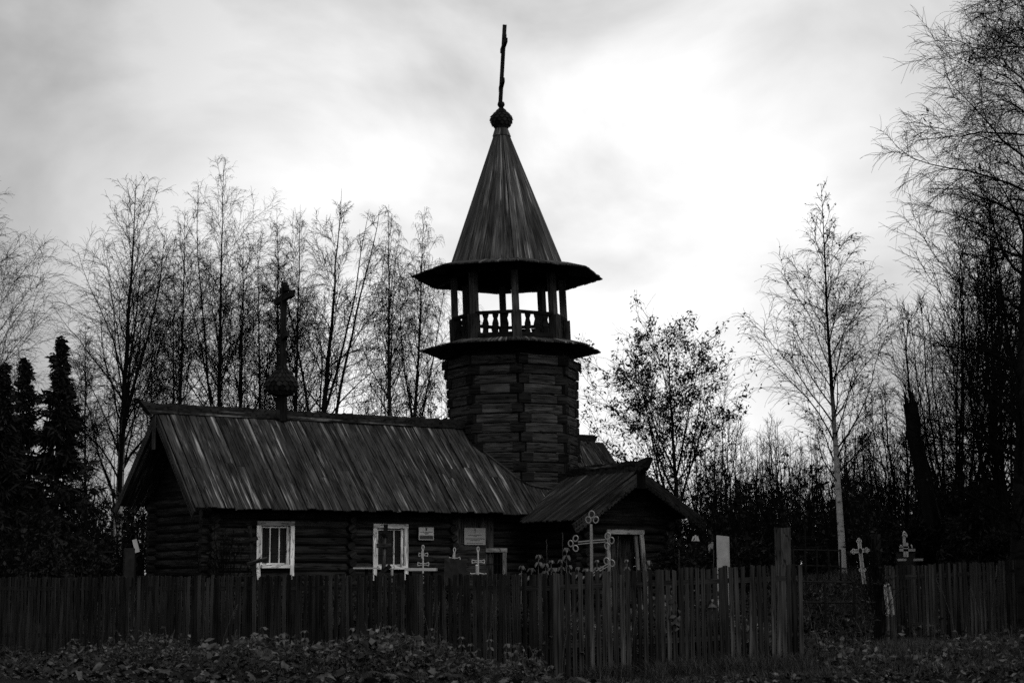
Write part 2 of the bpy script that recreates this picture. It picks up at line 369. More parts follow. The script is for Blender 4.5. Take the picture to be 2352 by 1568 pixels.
pts = [(8.43, -.0)] + [(q, octw(q)+.03) for q in (8.6, 8.9, 9.15, 9.45, 9.8, 10.15, 10.5)]
pts = [(a, b, ZR-sl*b) for a, b in pts]
for p, q in zip(pts, pts[1:]): mb.beam(W(*p)+nrm*.05, W(*q)+nrm*.05, .07, .05, nrm, 1.1)
ch.part('flashing_board', mb, 'board', roof); mb = MB(); p, q = (12.02, .05), (11.55, 1.2)
mb.beam(W(p[0], p[1], ZR-sl*p[1])+nrm*.05, W(q[0], q[1], ZR-sl*q[1])+nrm*.05, .09, .05, nrm, 1.3)
ch.part('flashing_board', mb, 'board', roof)
mb = MB()
mb.prism([(-.52, .2), (-.3, .12), (0, .1), (2, .12), (4, .1), (6, .12), (8.42, .1), (8.42, -.1), (0, -.12), (-.2, -.16)], W(0, -.11, ZR+.1), A, Z, B*.22)
mb.prism([(11.4, .1), (12.4, .1), (12.75, .14), (12.6, -.1), (11.4, -.1)], W(0, -.1, ZR-.14), A, Z, B*.2)
for k in range(60): 
    q = R(.1, 8.3); mb.beam(W(q, R(-.1, .1), ZR+.2), W(q+R(.05, .2), R(-.1, .1), ZR+.21+R(0, .02)), R(.05, .12), R(.02, .05), Z, R(.7, 2.))
ch.part('ridge_log', mb, 'mosswood')
def bargeboard(p0, p1, h, out, inn, holes, scallop=False, endpat=False, tone=1.):
    d = (p1-p0); Ln = d.length; d /= Ln; dn = d.cross(out).normalized()
    if dn.z > 0: dn = -dn
    poly = [(0, 0), (Ln, 0)]
    if scallop:
        n = int(Ln/.12)
        for k in range(n, 0, -1):
            x = Ln*k/n; poly += [(x, h*.86), (x-.035*Ln/n/.12, h), (x-.085*Ln/n/.12, h)]
        poly += [(0, h*.86)]
    else: poly += [(Ln, h), (0, h)]
    if (d.cross(dn)).dot(out) < 0: poly = poly[::-1]
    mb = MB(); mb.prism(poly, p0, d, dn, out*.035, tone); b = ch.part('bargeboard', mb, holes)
    l = b.data.uv_layers.new(name='holes'); l.data.foreach_set('uv', np.array([(Ln-(u-mb.off), v_) for u, v_ in mb.uv], 'f').ravel())
rowh, endh = 'pierced', 'piercedporch'
bargeboard(W(-.03, .05, ZR-.02), W(-.03, 2.3, ZR-.02-sl*2.25), .19, -A, 0, rowh)
bargeboard(W(-.03, -.05, ZR-.02), W(-.03, -2.38, 2.98), .19, -A, 0, rowh)
mb = MB(); mb.beam(W(-.08, 0, 5.05), W(-.08, 0, 4.25), .15, .03, A); ch.part('apex_board', mb, 'board')
# windows
def window(s0, s1, z0, z1, w=1.64, mats=('white', 'white')):
    cw = .1; c = (s0+s1)/2
    wi = w-.06; a, b, y0, y1 = s0+cw, s1-cw, z0+.05, z1-cw
    mb = MB(); mb.beam(W(a, wi-.03, (y0+y1)/2), W(b, wi-.03, (y0+y1)/2), .006, y1-y0, Z); f = ch.part('window', mb, 'glass')
    for q in (s0+cw/2, s1-cw/2):
        mb = MB(); mb.beam(W(q, w, z0-.28), W(q, w, z1-cw), cw, .035, B); ch.part('jamb', mb, mats[0], f)
    mb = MB(); mb.beam(W(s0, w+.005, z1-cw/2), W(s1, w+.005, z1-cw/2), .04, cw, Z); ch.part('lintel', mb, mats[1], f)
    mb = MB(); mb.beam(W(s0+cw+.002, w+.03, z0+.02), W(s1-cw-.002, w+.03, z0+.02), .1, .075, Z); ch.part('sill', mb, mats[0], f)
    mb = MB()
    for q in (a+.03, b-.03): mb.beam(W(q, wi, y0), W(q, wi, y1), .055, .04, B)
    mb.beam(W(a+.06, wi, y1-.025), W(b-.06, wi, y1-.025), .04, .05, Z); mb.beam(W(a+.06, wi, y0+.02), W(b-.06, wi, y0+.02), .04, .05, Z)
    for q in (a+(b-a)*.345, a+(b-a)*.655): mb.beam(W(q, wi, y0+.04), W(q, wi, y1-.05), .026, .03, B)
    mb.beam(W(b-.075, wi+.03, y0), W(b-.075, wi+.03, y1), .025, .03, B)
    ch.part('sash', mb, mats[0], f)
    mb = MB(); mb.beam(W(a+.05, wi-.018, y0+.26), W(b-.05, wi-.018, y0+.26), .012, .014, Z)
    for k in range(1, 5): mb.beam(W(a+(b-a)*k/5+.02, wi-.018, y0+.05), W(a+(b-a)*k/5+.02, wi-.018, y1-.05), .01, .01, B)
    ch.part('grating', mb, 'iron', f)
window(1.76, 2.71, 1.56, 2.6, mats=('white', 'dimwhite'))  # lintel in a duller white than the jambs
window(4.79, 5.75, 1.52, 2.57)
mb = MB(); mb.beam(W(8., 1.5, 1.6), W(8.5, 1.5, 1.6), .02, .75, Z); lw = ch.part('window', mb, 'void', label='low barred window with a bare timber frame')
mb = MB(); mb.beam(W(7.96, 1.67, 1.96), W(8.6, 1.67, 1.96), .05, .1, Z); ch.part('lintel', mb, 'dimwhite', lw)
mb = MB(); mb.beam(W(8.53, 1.67, 1.1), W(8.53, 1.67, 1.905), .11, .045, B); ch.part('jamb', mb, 'dimwhite', lw)
mb = MB()
for q in (8.1, 8.22, 8.34, 8.44): mb.log(W(q, 1.63, 1.15), W(q, 1.63, 1.9), .008)
mb.log(W(8, 1.64, 1.62), W(8.48, 1.64, 1.62), .007); ch.part('grating', mb, 'iron', lw)

# bell tower drum
def tw(z): return 1.67+.02*(z-3.5)+.1*sst(6.3, 7, z)
mb = MB(); nC = 14
for i in range(nC):
    z = 3.45+.25*(i+.5); r = float(tw(z))
    for k in range(8):
        p, q = ov(r-.07, k, z), ov(r-.07, k+1, z); m_ = (p+q)/2; out = (m_-tc_(z)).normalized()*R(-.01, .012)
        p2, q2 = p+(q-p)*.06, q+(p-q)*.06
        tl = V((0, 0, R(-.012, .012)))
        P_ = (p2+q2)/2+out; ax_ = (q2-p2).normalized(); on_ = ax_.cross(Z); on_ = on_ if on_.dot(P_-tc_(z)) > 0 else -on_; ln__ = (q2-p2).length; hh = .236 if R(0, 1) < .8 else .228
        prof_ = [(-.06, -.118), (.062, -.118), (.075, -.1), (.075, hh-.145), (.052, hh-.118), (-.06, hh-.118)]; up_ = Z+ax_*R(-.004, .004)
        if ax_.dot(on_.cross(Z)) < 0: prof_ = prof_[::-1]
        tn_ = R(.55, 1.35)
        if R(0, 1) < .55:                             # a long drying check splits the timber
            m_ = R(-.03, .05); prof_ = [(-.06, -.118), (.062, -.118), (.075, -.1), (.075, m_-.008), (.066, m_), (-.06, m_)]; pr2 = [(-.06, m_+.006), (.066, m_+.006), (.073, m_+.014), (.073, hh-.145), (.052, hh-.118), (-.06, hh-.118)]
            if ax_.dot(on_.cross(Z)) < 0: prof_ = prof_[::-1]; pr2 = pr2[::-1]
            mb.prism(pr2, p2+out, on_, up_, q2-p2, tn_*R(.8, 1.2), True)
        mb.prism(prof_, p2+out, on_, up_, q2-p2, tn_, True)
dr = ch.part('drum', mb, 'timber')
mb = MB()
for i in range(nC):
    z = 3.45+.25*(i+.5); r = float(tw(z))
    for k in range(8):
        p = ov(r-.082, k, z); nb = ov(r-.082, k+(1 if (i+k) % 2 else -1), z); d = (nb-p).normalized()
        mb.beam(p-d*R(.07, .1), p+d*R(.2, .26), .2, .225, Z, R(.2, .45)); mb.beam(p-d*.02+Z*.112, p+d*R(.24, .3)+Z*.112, .19, .03, Z, R(.8, 1.2))
ch.part('corner_joint', mb, 'timber', dr)
mb = MB(); mb.prism([(math.sin(PH0+k*PI/4)*1.55, math.cos(PH0+k*PI/4)*1.55) for k in range(8)][::-1], tc_(3.2), V((1, 0, 0)), V((0, -1, 0)), Z*4.1)  # added solid core, blocks light between the timbers
ch.part('drum_light_block', mb, 'darkwood', dr)
def tboard(mb, a, b, c, d, th, tone, L=None):         # a,b inner edge; c,d outer edge (a-c and b-d along the board)
    n = (b-a).cross(c-a)
    if n.length < 1e-9: n = (d-b).cross(b-a)
    n.normalize(); 
    if n.z < 0: n = -n
    ou, ovv = R(0, 60), R(0, 60); L = (c-a).length; wi = (d-c).length; wa = (b-a).length
    top = [p+n*th for p in (a, c, d, b)]; bot = [a, c, d, b]
    uv = [(ou, ovv), (ou+L, ovv), (ou+L, ovv+wi), (ou, ovv+wi)]
    mb.face(top, uv, tone); mb.face(bot[::-1], uv[::-1], tone*.6)  # underside colour darkened to deepen the shade beneath the boards
    for i in range(4):
        j = (i+1) % 4; mb.face([bot[i], bot[j], top[j], top[i]], [uv[i], uv[j], uv[j], uv[i]], tone*.8)
def oct_roof(mb, prof, nb, rag=.0, th=.03, tones=(.75, 1.25), vary=.012):
    for k in range(8):
        for j in range(nb):
            t0, t1 = j/nb, (j+1)/nb-.004; tn = R(*tones); o = R(0, vary); rg = R(0, rag)
            for (r0, z0), (r1, z1) in zip(prof, prof[1:]):
                last = (r1, z1) == prof[-1]; rr = r1+(rg if last else 0)
                P0, P1 = ov(r0, k, z0), ov(r0, k+1, z0); Q0, Q1 = ov(rr, k, z1), ov(rr, k+1, z1)
                up = Z*o
                tboard(mb, P0.lerp(P1, t0)+up, P0.lerp(P1, t1)+up, Q0.lerp(Q1, t0)+up, Q0.lerp(Q1, t1)+up, th, tn)
mb = MB(); oct_roof(mb, [(1.4, 7.36), (1.95, 7.33), (2.4, 7.2)], 10, .05, .035); ch.part('skirt_roof', mb, 'spire')
mb = MB(); oct_roof(mb, [(1.42, 9.4), (2., 9.35), (2.55, 9.19)], 10, .05, .035); er = ch.part('eave_roof', mb, 'spire')
mb = MB()
for k in range(8): mb.beam(ov(1.55, k, 9.26), ov(1.55, k+1, 9.26), .2, .2, Z, .8)
for k in range(8): mb.beam(ov(0.1, k, 9.33), ov(2.25, k, 9.2), .1, .08, Z, .8)
mb.prism([(math.sin(PH0+k*PI/4)*1.5, math.cos(PH0+k*PI/4)*1.5) for k in range(8)][::-1], tc_(9.33), V((1, 0, 0)), V((0, -1, 0)), Z*.04)
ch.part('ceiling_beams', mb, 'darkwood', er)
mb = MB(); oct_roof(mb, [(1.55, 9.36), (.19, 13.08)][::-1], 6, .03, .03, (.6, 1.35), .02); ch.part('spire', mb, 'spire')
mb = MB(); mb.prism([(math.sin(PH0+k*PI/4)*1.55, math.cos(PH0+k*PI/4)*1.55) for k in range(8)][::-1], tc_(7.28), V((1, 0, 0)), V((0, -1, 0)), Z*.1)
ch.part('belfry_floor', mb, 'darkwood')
for k in range(8):
    mb = MB(); p0, p1 = ov(1.47, k, 7.38), ov(1.45, k, 9.4); rad = (p0-tc_(7.38)); rad.z = 0
    mb.beam(p0, p1, .17, .17, rad, R(.9, 1.2)); po = ch.part('post', mb, 'belfry')
    mb = MB(); mb.beam(ov(1.5, k, 7.39), ov(1.5, k, 8.06), .24, .22, rad, .45); ch.part('post_sleeve', mb, 'belfry', po)
    a0, a1 = ov(1.5, k, 8.08), ov(1.5, k+1, 8.08); mb = MB(); mb.beam(a0, a1, .11, .08, Z, .8)
    b0, b1 = ov(1.52, k, 7.47), ov(1.52, k+1, 7.47); mb.beam(b0, b1, .09, .17, Z, .9)
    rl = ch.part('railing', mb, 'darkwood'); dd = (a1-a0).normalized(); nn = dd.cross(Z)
    for f in (.27, .5, .73):
        h = [(.0, .075), (.06, .075), (.1, .045), (.16, .085), (.24, .085), (.36, .05), (.43, .075), (.48, .085)]
        poly = [(x, z) for z, x in h]+[(-x, z) for z, x in reversed(h)]
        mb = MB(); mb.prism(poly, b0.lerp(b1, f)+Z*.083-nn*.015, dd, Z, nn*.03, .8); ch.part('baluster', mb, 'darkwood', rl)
# onion domes
def onion(c, rm, z0, z1, name, parent=None, tip=.05, rows=7, n=16, tm=.28):
    def r(t):
        return rm*(.6+.4*math.sin(min(t/tm, 1)*PI/2)) if t < tm else (rm-tip)*(math.cos((t-tm)/(1-tm)*PI)*.5+.5)**.9+tip
    mb = MB(); N = 14
    mb.lathe([(r(i/N), z0+(z1-z0)*i/N) for i in range(N+1)], (c.x, c.y, 0), 20, .5)
    for i in range(rows):
        t0 = .1+.82*i/rows; t1 = t0+.17
        for k in range(n):
            a = 2*PI*(k+.5*(i % 2))/n; w = 2*PI/n*.46
            ps = []
            for tt, da, e in ((t1, -w, .004), (t1, w, .004), (t0+.05, w, .02), (t0, 0, .045), (t0+.05, -w, .02)):
                q = a+da; rr = r(min(tt, 1))+e*rm/.39; ps.append(V((c.x+math.cos(q)*rr, c.y+math.sin(q)*rr, z0+(z1-z0)*min(tt, 1))))
            ou = R(0, 40); mb.face(ps, [(ou, 0), (ou, .06), (ou+.08, .06), (ou+.1, .03), (ou+.08, 0)], R(.6, 2.4))
            mb.face(ps[::-1], [(ou, 0)]*5, .4)
    return ch.part(name, mb, 'porchroof', parent)
t13 = tc_(13.3)
mb = MB()
for k in range(8): tboard(mb, ov(.14, k, 13.34), ov(.14, k+1, 13.34), ov(.235, k, 13.06), ov(.235, k+1, 13.06), .02, R(.7, 1.3))
ch.part('spire_neck', mb, 'spire')
od = onion(t13, .3, 13.28, 13.9, 'onion_dome', None, .04, 6, 13, .42)
mb = MB(); c = tc_(13.95); mb.lathe([(.0, c.z-.1), (.06, c.z-.085), (.095, c.z-.03), (.1, c.z), (.085, c.z+.06), (.0, c.z+.1)], (c.x+.02, c.y, 0), 12); ch.part('ball', mb, 'darkwood', od, True)
def orth_cross(p, h, wd_, bars, D, ln_=.03):
    mb = MB(); nD = D.cross(Z); mb.beam(p, p+V((ln_*h/2.2, 0, h)), wd_, wd_*.8, D)
    for z, L, th, sk in bars:
        q = p+V((ln_*z/2.2, 0, z)); mb.beam(q-D*L/2+Z*sk-nD*.01, q+D*L/2-Z*sk-nD*.01, th*.75, th, Z)
    return ch.part('cross', mb, 'darkwood')
orth_cross(tc_(13.98), 2.2, .105, ((1.83, .45, .1, 0), (1.62, 1., .12, 0), (.52, .62, .13, -.05)), V((.12, -.99, 0)), .13)
sd_ = W(3.17, 0, 5.15)
mb = MB(); mb.log(sd_+Z*-.1, sd_+Z*.62, .15, .13, 14, .6); ch.part('dome_neck', mb, 'darkwood')
onion(sd_, .4, 5.68, 6.46, 'onion_dome', None, .06, 6, 18)
mb = MB(); mb.beam(sd_+Z*1.2, sd_+Z*1.55, .17, .16, B, .7); ch.part('cross_base', mb, 'darkwood')
orth_cross(sd_+Z*1.2, 2.1, .135, ((1.93, .5, .13, 0), (1.72, 1.45, .15, 0), (.75, .7, .14, -.05)), V((.4, -.915, 0)))

# porch
PS, PZ_, PF = 10.64, 3.86, 4.4
nl = ((PZ_-2.62)/2.04); nr = ((PZ_-2.74)/2.04)
nL = (-A*nl+Z).normalized(); nR_ = (A*nr+Z).normalized()
mb = MB(); w = PF
while w > 1.45:
    bw_ = R(.1, .16); c = w-bw_/2; se = 2.04+R(-.02, .03)
    if c < 2.2: se = 2.04*max(.02, (c-1.4)/.8)
    off = R(0, .014)
    mb.beam(W(PS-.02, c, PZ_)+nL*off, W(PS-se, c, PZ_-nl*se)+nL*off, bw_-.008, .03, nL, R(.65, 1.3))
    mb.beam(W(PS+.02, c, PZ_)+nR_*off, W(PS+2.04+R(-.02, .03), c, PZ_-nr*2.04)+nR_*off, bw_-.008, .03, nR_, R(.65, 1.3)); w -= bw_
mb.beam(W(PS, 3.3, PZ_)-nL*.04, W(PS-1.98, 3.3, PZ_-nl*1.98)-nL*.04, 2.15, .03, nL, .5); mb.beam(W(PS, 3.1, PZ_)-nR_*.04, W(PS+1.98, 3.1, PZ_-nr*1.98)-nR_*.04, 2.5, .03, nR_, .5)
ch.part('porch_roof', mb, 'porchroof')
mb = MB(); mb.prism([(1.4, .1), (3, .1), (4.5, .12), (4.86, .2), (4.72, -.05), (4.5, -.2), (4.35, -.12), (1.4, -.1)], W(PS-.1, 0, PZ_+.1), B, Z, A*.2)
for k in range(30):
    q = R(1.5, 4.5); mb.beam(W(PS+R(-.08, .08), q, PZ_+.2), W(PS+R(-.08, .08), q+R(.05, .15), PZ_+.21+R(0, .02)), R(.05, .1), R(.02, .05), Z, R(.7, 1.8))
ch.part('ridge_log', mb, 'mosswood', label='short ridge log of the porch')
bargeboard(W(PS-.13, 4.46, PZ_-.1), W(PS-2.1, 4.46, PZ_-.06-nl*2.1), .27, B, 0, endh, True)
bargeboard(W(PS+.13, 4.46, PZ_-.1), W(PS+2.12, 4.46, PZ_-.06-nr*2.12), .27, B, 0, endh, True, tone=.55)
mb = MB(); mb.beam(W(PS, 4.49, PZ_), W(PS, 4.49, PZ_-.45), .26, .04, B, .4); ch.part('apex_board', mb, 'darkwood')  # dark plank put in where the gap at the apex is only shade
mb = MB(); wall_logs(mb, 9.15, 12.25, 3.72, .45, 11, .22, .112, gaps=((10.08, 11.2, 0, 2.42),))
for i in range(7):
    z = 2.82+i*.17; hw = (PZ_-.1-z)/.6
    if hw > .05: mb.beam(W(PS-hw, 3.72, z), W(PS+hw, 3.72, z), .05, .17, Z, R(.7, 1.2))
ch.part('porch_wall', mb, 'log')
mb = MB()
for s in (9.4, 12.0):
    for i in range(10): mb.log(W(s, 1.5, .56+i*.22), W(s, 3.98+R(-.05, .05), .56+i*.22), .112, .105, 12, R(.7, 1.2))
ch.part('porch_wall', mb, 'log', label='side walls of the porch')
mb = MB(); mb.beam(W(10.05, 3.86, 2.38), W(11.22, 3.86, 2.38), .05, .11, Z, 1.1)
mb.beam(W(10.1, 3.86, .4), W(10.1, 3.86, 2.32), .1, .05, B); mb.beam(W(11.3, 3.86, .4), W(11.14, 3.86, 2.32), .11, .05, B, 1.1); mb.beam(W(11.14, 3.8, .4), W(11.0, 3.8, 2.32), .1, .04, B, .7)
df = ch.part('door_frame', mb, 'dimwhite')
mb = MB()
for k in range(9): mb.beam(W(10.18+k*.115, 3.5+R(-.01, .01), .45), W(10.18+k*.115, 3.5+R(-.01, .01), 2.32), .11, .04, B, R(.5, 1.7))
ch.part('door', mb, 'timber', df)

# wall signs (their lettering is too blurred to be read, so it is rows of worn strokes)
def sign(s0, s1, z0, z1, w, mat, rows, label, band=None, emblem=None):
    c = W((s0+s1)/2, w, (z0+z1)/2); t_ = Thing('wall_sign', c, label, 'sign', 'signs on the chapel wall')
    mb = MB(); mb.beam(W(s0, w, (z0+z1)/2), W(s1, w, (z0+z1)/2), .02, z1-z0, Z); t_.part('plate', mb, mat)
    if band: 
        mb = MB(); mb.beam(W(s0+.015, w+.008, z0+.015+band/2), W(s1-.015, w+.008, z0+.015+band/2), .012, band, Z); t_.part('lower_band', mb, 'ink')
    mb = MB()
    for z, a, b, h in rows:
        x = s0+(s1-s0)*a; e = s0+(s1-s0)*b
        while x < e:
            q = min(e, x+R(.02, .06)); mb.beam(W(x, w+.0105, z0+(z1-z0)*z), W(q, w+.0105, z0+(z1-z0)*z), .007, h, Z); x = q+.008
    t_.part('lettering', mb, 'ink')
    mb = MB(); cx, cz = (s0+s1)/2, z0+(z1-z0)*.85
    if emblem == 'shield': mb.prism([(-.025, .035), (-.025, -.02), (0, -.04), (.025, -.02), (.025, .035)], W(cx, w+.009, cz), A, Z, B*.005)
    else:
        mb.beam(W(cx, w+.0105, cz-.07), W(cx, w+.0105, cz+.05), .012, .007, B)
        for z, l in ((.03, .03), (.01, .06), (-.035, .035)): mb.beam(W(cx-l/2, w+.0115, cz+z), W(cx+l/2, w+.0115, cz+z), .009, .01, Z)
    t_.part('emblem', mb, 'ink')
sign(6.02, 6.44, 2.2, 2.5, 1.69, 'signlight', ((.62, .1, .92, .016), (.53, .33, .66, .013), (.46, .42, .6, .01), (.36, .1, .92, .008)), 'small white enamel sign with dark lower band on log wall', .085, 'shield')
sign(7.32, 7.94, 2.09, 2.5, 1.7, 'signgrey', ((.57, .18, .82, .013), (.5, .42, .58, .012), (.36, .06, .96, .018), (.26, .28, .72, .018), (.09, .12, .88, .014)), 'larger grey square sign with a cross emblem on plank panel', None, 'cross')

# ------------------------------------------------------------------ fences
def picket_meshes():
    out = []
    for i in range(14):
        mb = MB(); w = R(.058, .073); sk = R(-.012, .012)
        mb.beam((0, 0, 0), (R(-.006, .006), 0, 1), w, .02, V((0, 1, 0)), R(.3, 1.5), w*R(.92, 1.02), .018, sk)
        me_o = mb.build('picket', 'picket'); out.append(me_o.data); bpy.data.objects.remove(me_o)
    return out
PK = picket_meshes()
def fence(p0, d, n, pitch, ztop, label, posts, wide=(), nmax=100):
    d = d.normalized(); out = V((d.y, -d.x, 0)); out = -out if out.y > 0 else out
    base = V((p0.x, p0.y, g1(p0.x, p0.y)))
    th_ = Thing('picket_fence', base, label, 'fence'); rz = math.atan2(d.y, d.x); rest = MB()
    for i in range(n):
        p = p0+d*(i*pitch+R(-.008, .008)); zg = g1(p.x, p.y)-.04; zt = ztop(i*pitch)+R(-.018, .014)-(R(.02, .05) if R(0, 1) < .06 else 0); p = p+out*R(.012, .02)
        if i < nmax:
            o = bpy.data.objects.new('picket', random.choice(PK)); COL.objects.link(o); o.parent = th_.e
            o.location = V((p.x, p.y, zg))-base; o.rotation_euler = (R(-.006, .006), R(-.014, .014)*(3 if R(0, 1) < .12 else 1), rz)
            o.scale = (1.6 if i in wide else R(.9, 1.08), 1, zt-zg)
        else: rest.beam(V((p.x, p.y, zg)), V((p.x+R(-.01, .01), p.y, zt)), .052, .02, out, R(.5, 1.3))
    if rest.v: tag(th_.part('picket', rest, 'picket'), kind='stuff')
    L = n*pitch; m = max(2, int(L/2.4)+1)
    for dz in (-.2, -1.0):
        mb = MB(); k = 4
        for i in range(k):
            a, b = p0+d*(L*i/k-.03), p0+d*(L*(i+1)/k-.034)
            mb.beam(V((a.x, a.y, ztop(L*i/k)+dz)), V((b.x, b.y, ztop(L*(i+1)/k)+dz)), .04, .07, Z, .8)
        th_.part('rail', mb, 'picket')
    for s in posts:
        p = p0+d*s-out*.09; mb = MB(); zz = g1(p.x, p.y); mb.log(V((p.x, p.y, zz-.1)), V((p.x, p.y, ztop(s)-.06)), .055, .05, 8, .8); th_.part('post', mb, 'picket')
    return th_
C0 = V((.53, 23.3, 0)); bl, br = math.radians(34), math.radians(14)
fence(C0, V((-math.cos(bl), math.sin(bl), 0)), 146, .0865, lambda s: 1.385-.006*s/11, 'long dark picket fence running left from the corner in front of the chapel', (.1, 2.5, 5, 7.5, 10, 12.3))
fence(C0+V((.06, 0, 0)), V((math.cos(br), math.sin(br), 0)), 43, .0868, lambda s: 1.395+.03*s, 'short grey picket fence between the corner and the open gateway', (1.8, 3.6), (0,))
pR = at(2024, 1300, 28); bR = math.radians(34)
fence(V((pR.x, pR.y, 0)), V((math.cos(bR), math.sin(bR), 0)), 74, .0868, lambda s: 1.47+.03*s, 'dark overgrown picket fence at the right beyond the gateway', (.1, 2.4, 4.7))
def gpost(x0, x1, yt, Y, mat, label, cap=False, round_=False):
    a, b = at(x0, yt, Y), at(x1, yt, Y); w = (b-a).length; c = (a+b)/2; zg = g1(c.x, c.y)
    mb = MB()
    if round_:
        mb.tube([(c.x, c.y, zg-.1), (c.x+.02, c.y, zg+.7), (c.x-.01, c.y, zg+1.4), (c.x, c.y, c.z)], [w*.55, w*.5, w*.5, w*.44], 12, .9)
    else:
        mb.beam((c.x-w*.31, c.y, zg-.1), (c.x-w*.31, c.y, c.z), w*.36, w*.8, V((.1, 1, 0)), .75, skew=.004)
        mb.beam((c.x+w*.19, c.y-.01, zg-.1), (c.x+w*.19, c.y-.01, c.z-.004), w*.62, w*.85, V((.1, 1, 0)), 1.1, skew=-.004)
    return single('gate_post', mb, mat, (c.x, c.y, zg), label, 'post')
gpost(1778, 1814, 1211, 26, 'greypost', 'thick pale weathered gatepost of two planks left of the gateway')
gpost(2000, 2024, 1226, 27.6, 'mosswood', 'dark round gatepost wrapped in creeper right of the gateway', round_=True)

# ------------------------------------------------------------------ graves
def ground_base(x, y, Y): p = at(x, y, Y); return V((p.x, p.y, g1(p.x, p.y)))
def loop(c, rx, rz, ang, n=14):
    return [c+V((math.cos(a)*rx*math.cos(ang)-math.sin(a)*rz*math.sin(ang), 0, math.cos(a)*rx*math.sin(ang)+math.sin(a)*rz*math.cos(ang))) for a in [2*PI*k/n for k in range(n)]]
# twisted steel trefoil cross behind the short fence
c0 = at(1358.3, 1243, 24.7); k = .0019
t_ = Thing('grave_cross', (c0.x, c0.y, g1(c0.x, c0.y)), 'tall twisted steel cross with looped trefoil ends before the porch', 'cross')
q = lambda x, y: c0+V(((x-730)*k, 0, (910-y)*k))
mb = MB()
for dx in (-7, 0, 7): mb.tube([q(730+dx*.7, 775), q(730+dx, 850), q(730+dx, 1000), q(728+dx, 1200), V((c0.x+dx*k, c0.y, g1(c0.x, c0.y)-.1))], .011, 7, R(.9, 1.3))
t_.part('shaft', mb, 'rebar', smooth=True)
mb = MB()
for dy in (-9, 9): mb.tube([q(625, 922+dy), q(730, 912+dy), q(840, 905+dy)], .01, 7, 1.2)
t_.part('crossbar', mb, 'rebar', smooth=True)
for ctr, rx, rz, an in (((735, 700), 22, 27, 0), ((708, 742), 20, 25, .3), ((767, 742), 20, 25, -.3), ((568, 925), 18, 24, .1), ((607, 886), 19, 23, -.3), ((606, 962), 19, 24, .3), ((887, 903), 19, 25, .1), ((858, 868), 20, 26, -.3), ((852, 946), 19, 26, .3)):
    mb = MB(); mb.tube(loop(q(*ctr), rx*k, rz*k, an), .0095, 7, R(1, 1.4), True); t_.part('loop', mb, 'rebar', smooth=True)
mb = MB(); mb.tube([q(690, 1195), q(760, 1140), q(865, 1078)], .0095, 7, 1.1); mb.tube([q(700, 1207), q(770, 1152), q(875, 1092)], .0095, 7, 1.1)
fb = t_.part('foot_bar', mb, 'rebar', smooth=True)
for ctr in ((846, 1062), (888, 1078)):
    mb = MB(); mb.tube(loop(q(*ctr), 20*k, 26*k, .2), .0095, 7, 1.2, True); t_.part('loop', mb, 'rebar', fb, smooth=True)
# silver crosses by the log wall
def silver(cx, cy, Y, label, oval, bars, strut=False):
    c0 = at(1640/1.741+cx/10.24, 2080/1.741+cy/10.24, Y); k = Y/3800/10.24
    t_ = Thing('grave_cross', (c0.x, c0.y, g1(c0.x, c0.y)), label, 'cross'); q = lambda x, y: c0+V((x*k, 0, -y*k))
    mb = MB(); mb.tube([q(0, 70), q(2, 300), V((c0.x, c0.y, g1(c0.x, c0.y)-.1))], .018, 8); mb.tube([q(-8, 85), q(-26, 20), q(-18, -28), q(4, -40), q(24, -20), q(26, 20), q(8, 85)], .011, 7)
    t_.part('shaft', mb, 'silver', smooth=True)
    for y, l, r in bars:
        mb = MB()
        for sg in (-1, 1): mb.tube([q(-l-5, y+sg*32), q(-l+25, y+sg*30), q(-l+60, y+sg*19), q(0, y+sg*22), q(r-60, y+sg*17), q(r-25, y+sg*30), q(r, y+sg*36)], .009, 7)
        for e in (-l-5, r):
            for sg in (-1, 1): mb.lathe([(.0, -.016), (.014, -.008), (.014, .008), (0, .016)], q(e, y+sg*33), 10)
        mb.tube([q(r, y-36), q(r+14, y-8), q(r+6, y+36)], .01, 7); mb.tube([q(-l-5, y-32), q(-l-14, y), q(-l-5, y+32)], .01, 7)
        t_.part('crossbar', mb, 'silver', smooth=True)
    if oval:
        mb = MB(); n = 20; mb.prism([(math.cos(2*PI*j/n)*32*k, math.sin(2*PI*j/n)*103*k) for j in range(n)], q(-10, oval)-V((0, .03, 0)), V((1, 0, 0)), Z, V((0, -.02, 0)), .85); t_.part('oval_plate', mb, 'silver')
    if strut:
        mb = MB(); mb.tube([q(-170, 585), q(-60, 575), q(20, 565), q(150, 590)], .012, 7); mb.lathe([(0, -.02), (.02, 0), (0, .02)], q(-172, 575), 10); mb.lathe([(0, -.02), (.02, 0), (0, .02)], q(180, 585), 10); t_.part('foot_bar', mb, 'silver', smooth=True)
silver(302, 620, 36, 'silver grave cross with oval plate and two bars, behind the white slab', 175, ((180, 85, 100), (400, 110, 125)))
silver(1043, 680, 36, 'silver grave cross rising behind the tilted black stone', 180, ((220, 110, 120),))
silver(1597, 660, 35, 'silver grave cross without a plate, beside the low barred window', 0, ((300, 130, 140),), True)
def ballpost(x, y, Y, label):
    c = at(x, y, Y); g = g1(c.x, c.y); mb = MB(); mb.log((c.x, c.y, g-.1), (c.x, c.y, c.z-.02), .028, .028, 12, .75); mb.lathe([(0, -.032), (.026, -.02), (.034, 0), (.026, .022), (0, .034)], c, 12)
    single('grave_post', mb, 'silver', (c.x, c.y, g), label, 'post', None, True)
ballpost(1095, 1299, 34.5, 'silver post with ball top right before the plain silver cross'); ballpost(900.5, 1305, 35, 'silver post with ball top below the right side of the window')
p = at(1038, 1300, 33.6); g = g1(p.x, p.y); mb = MB()
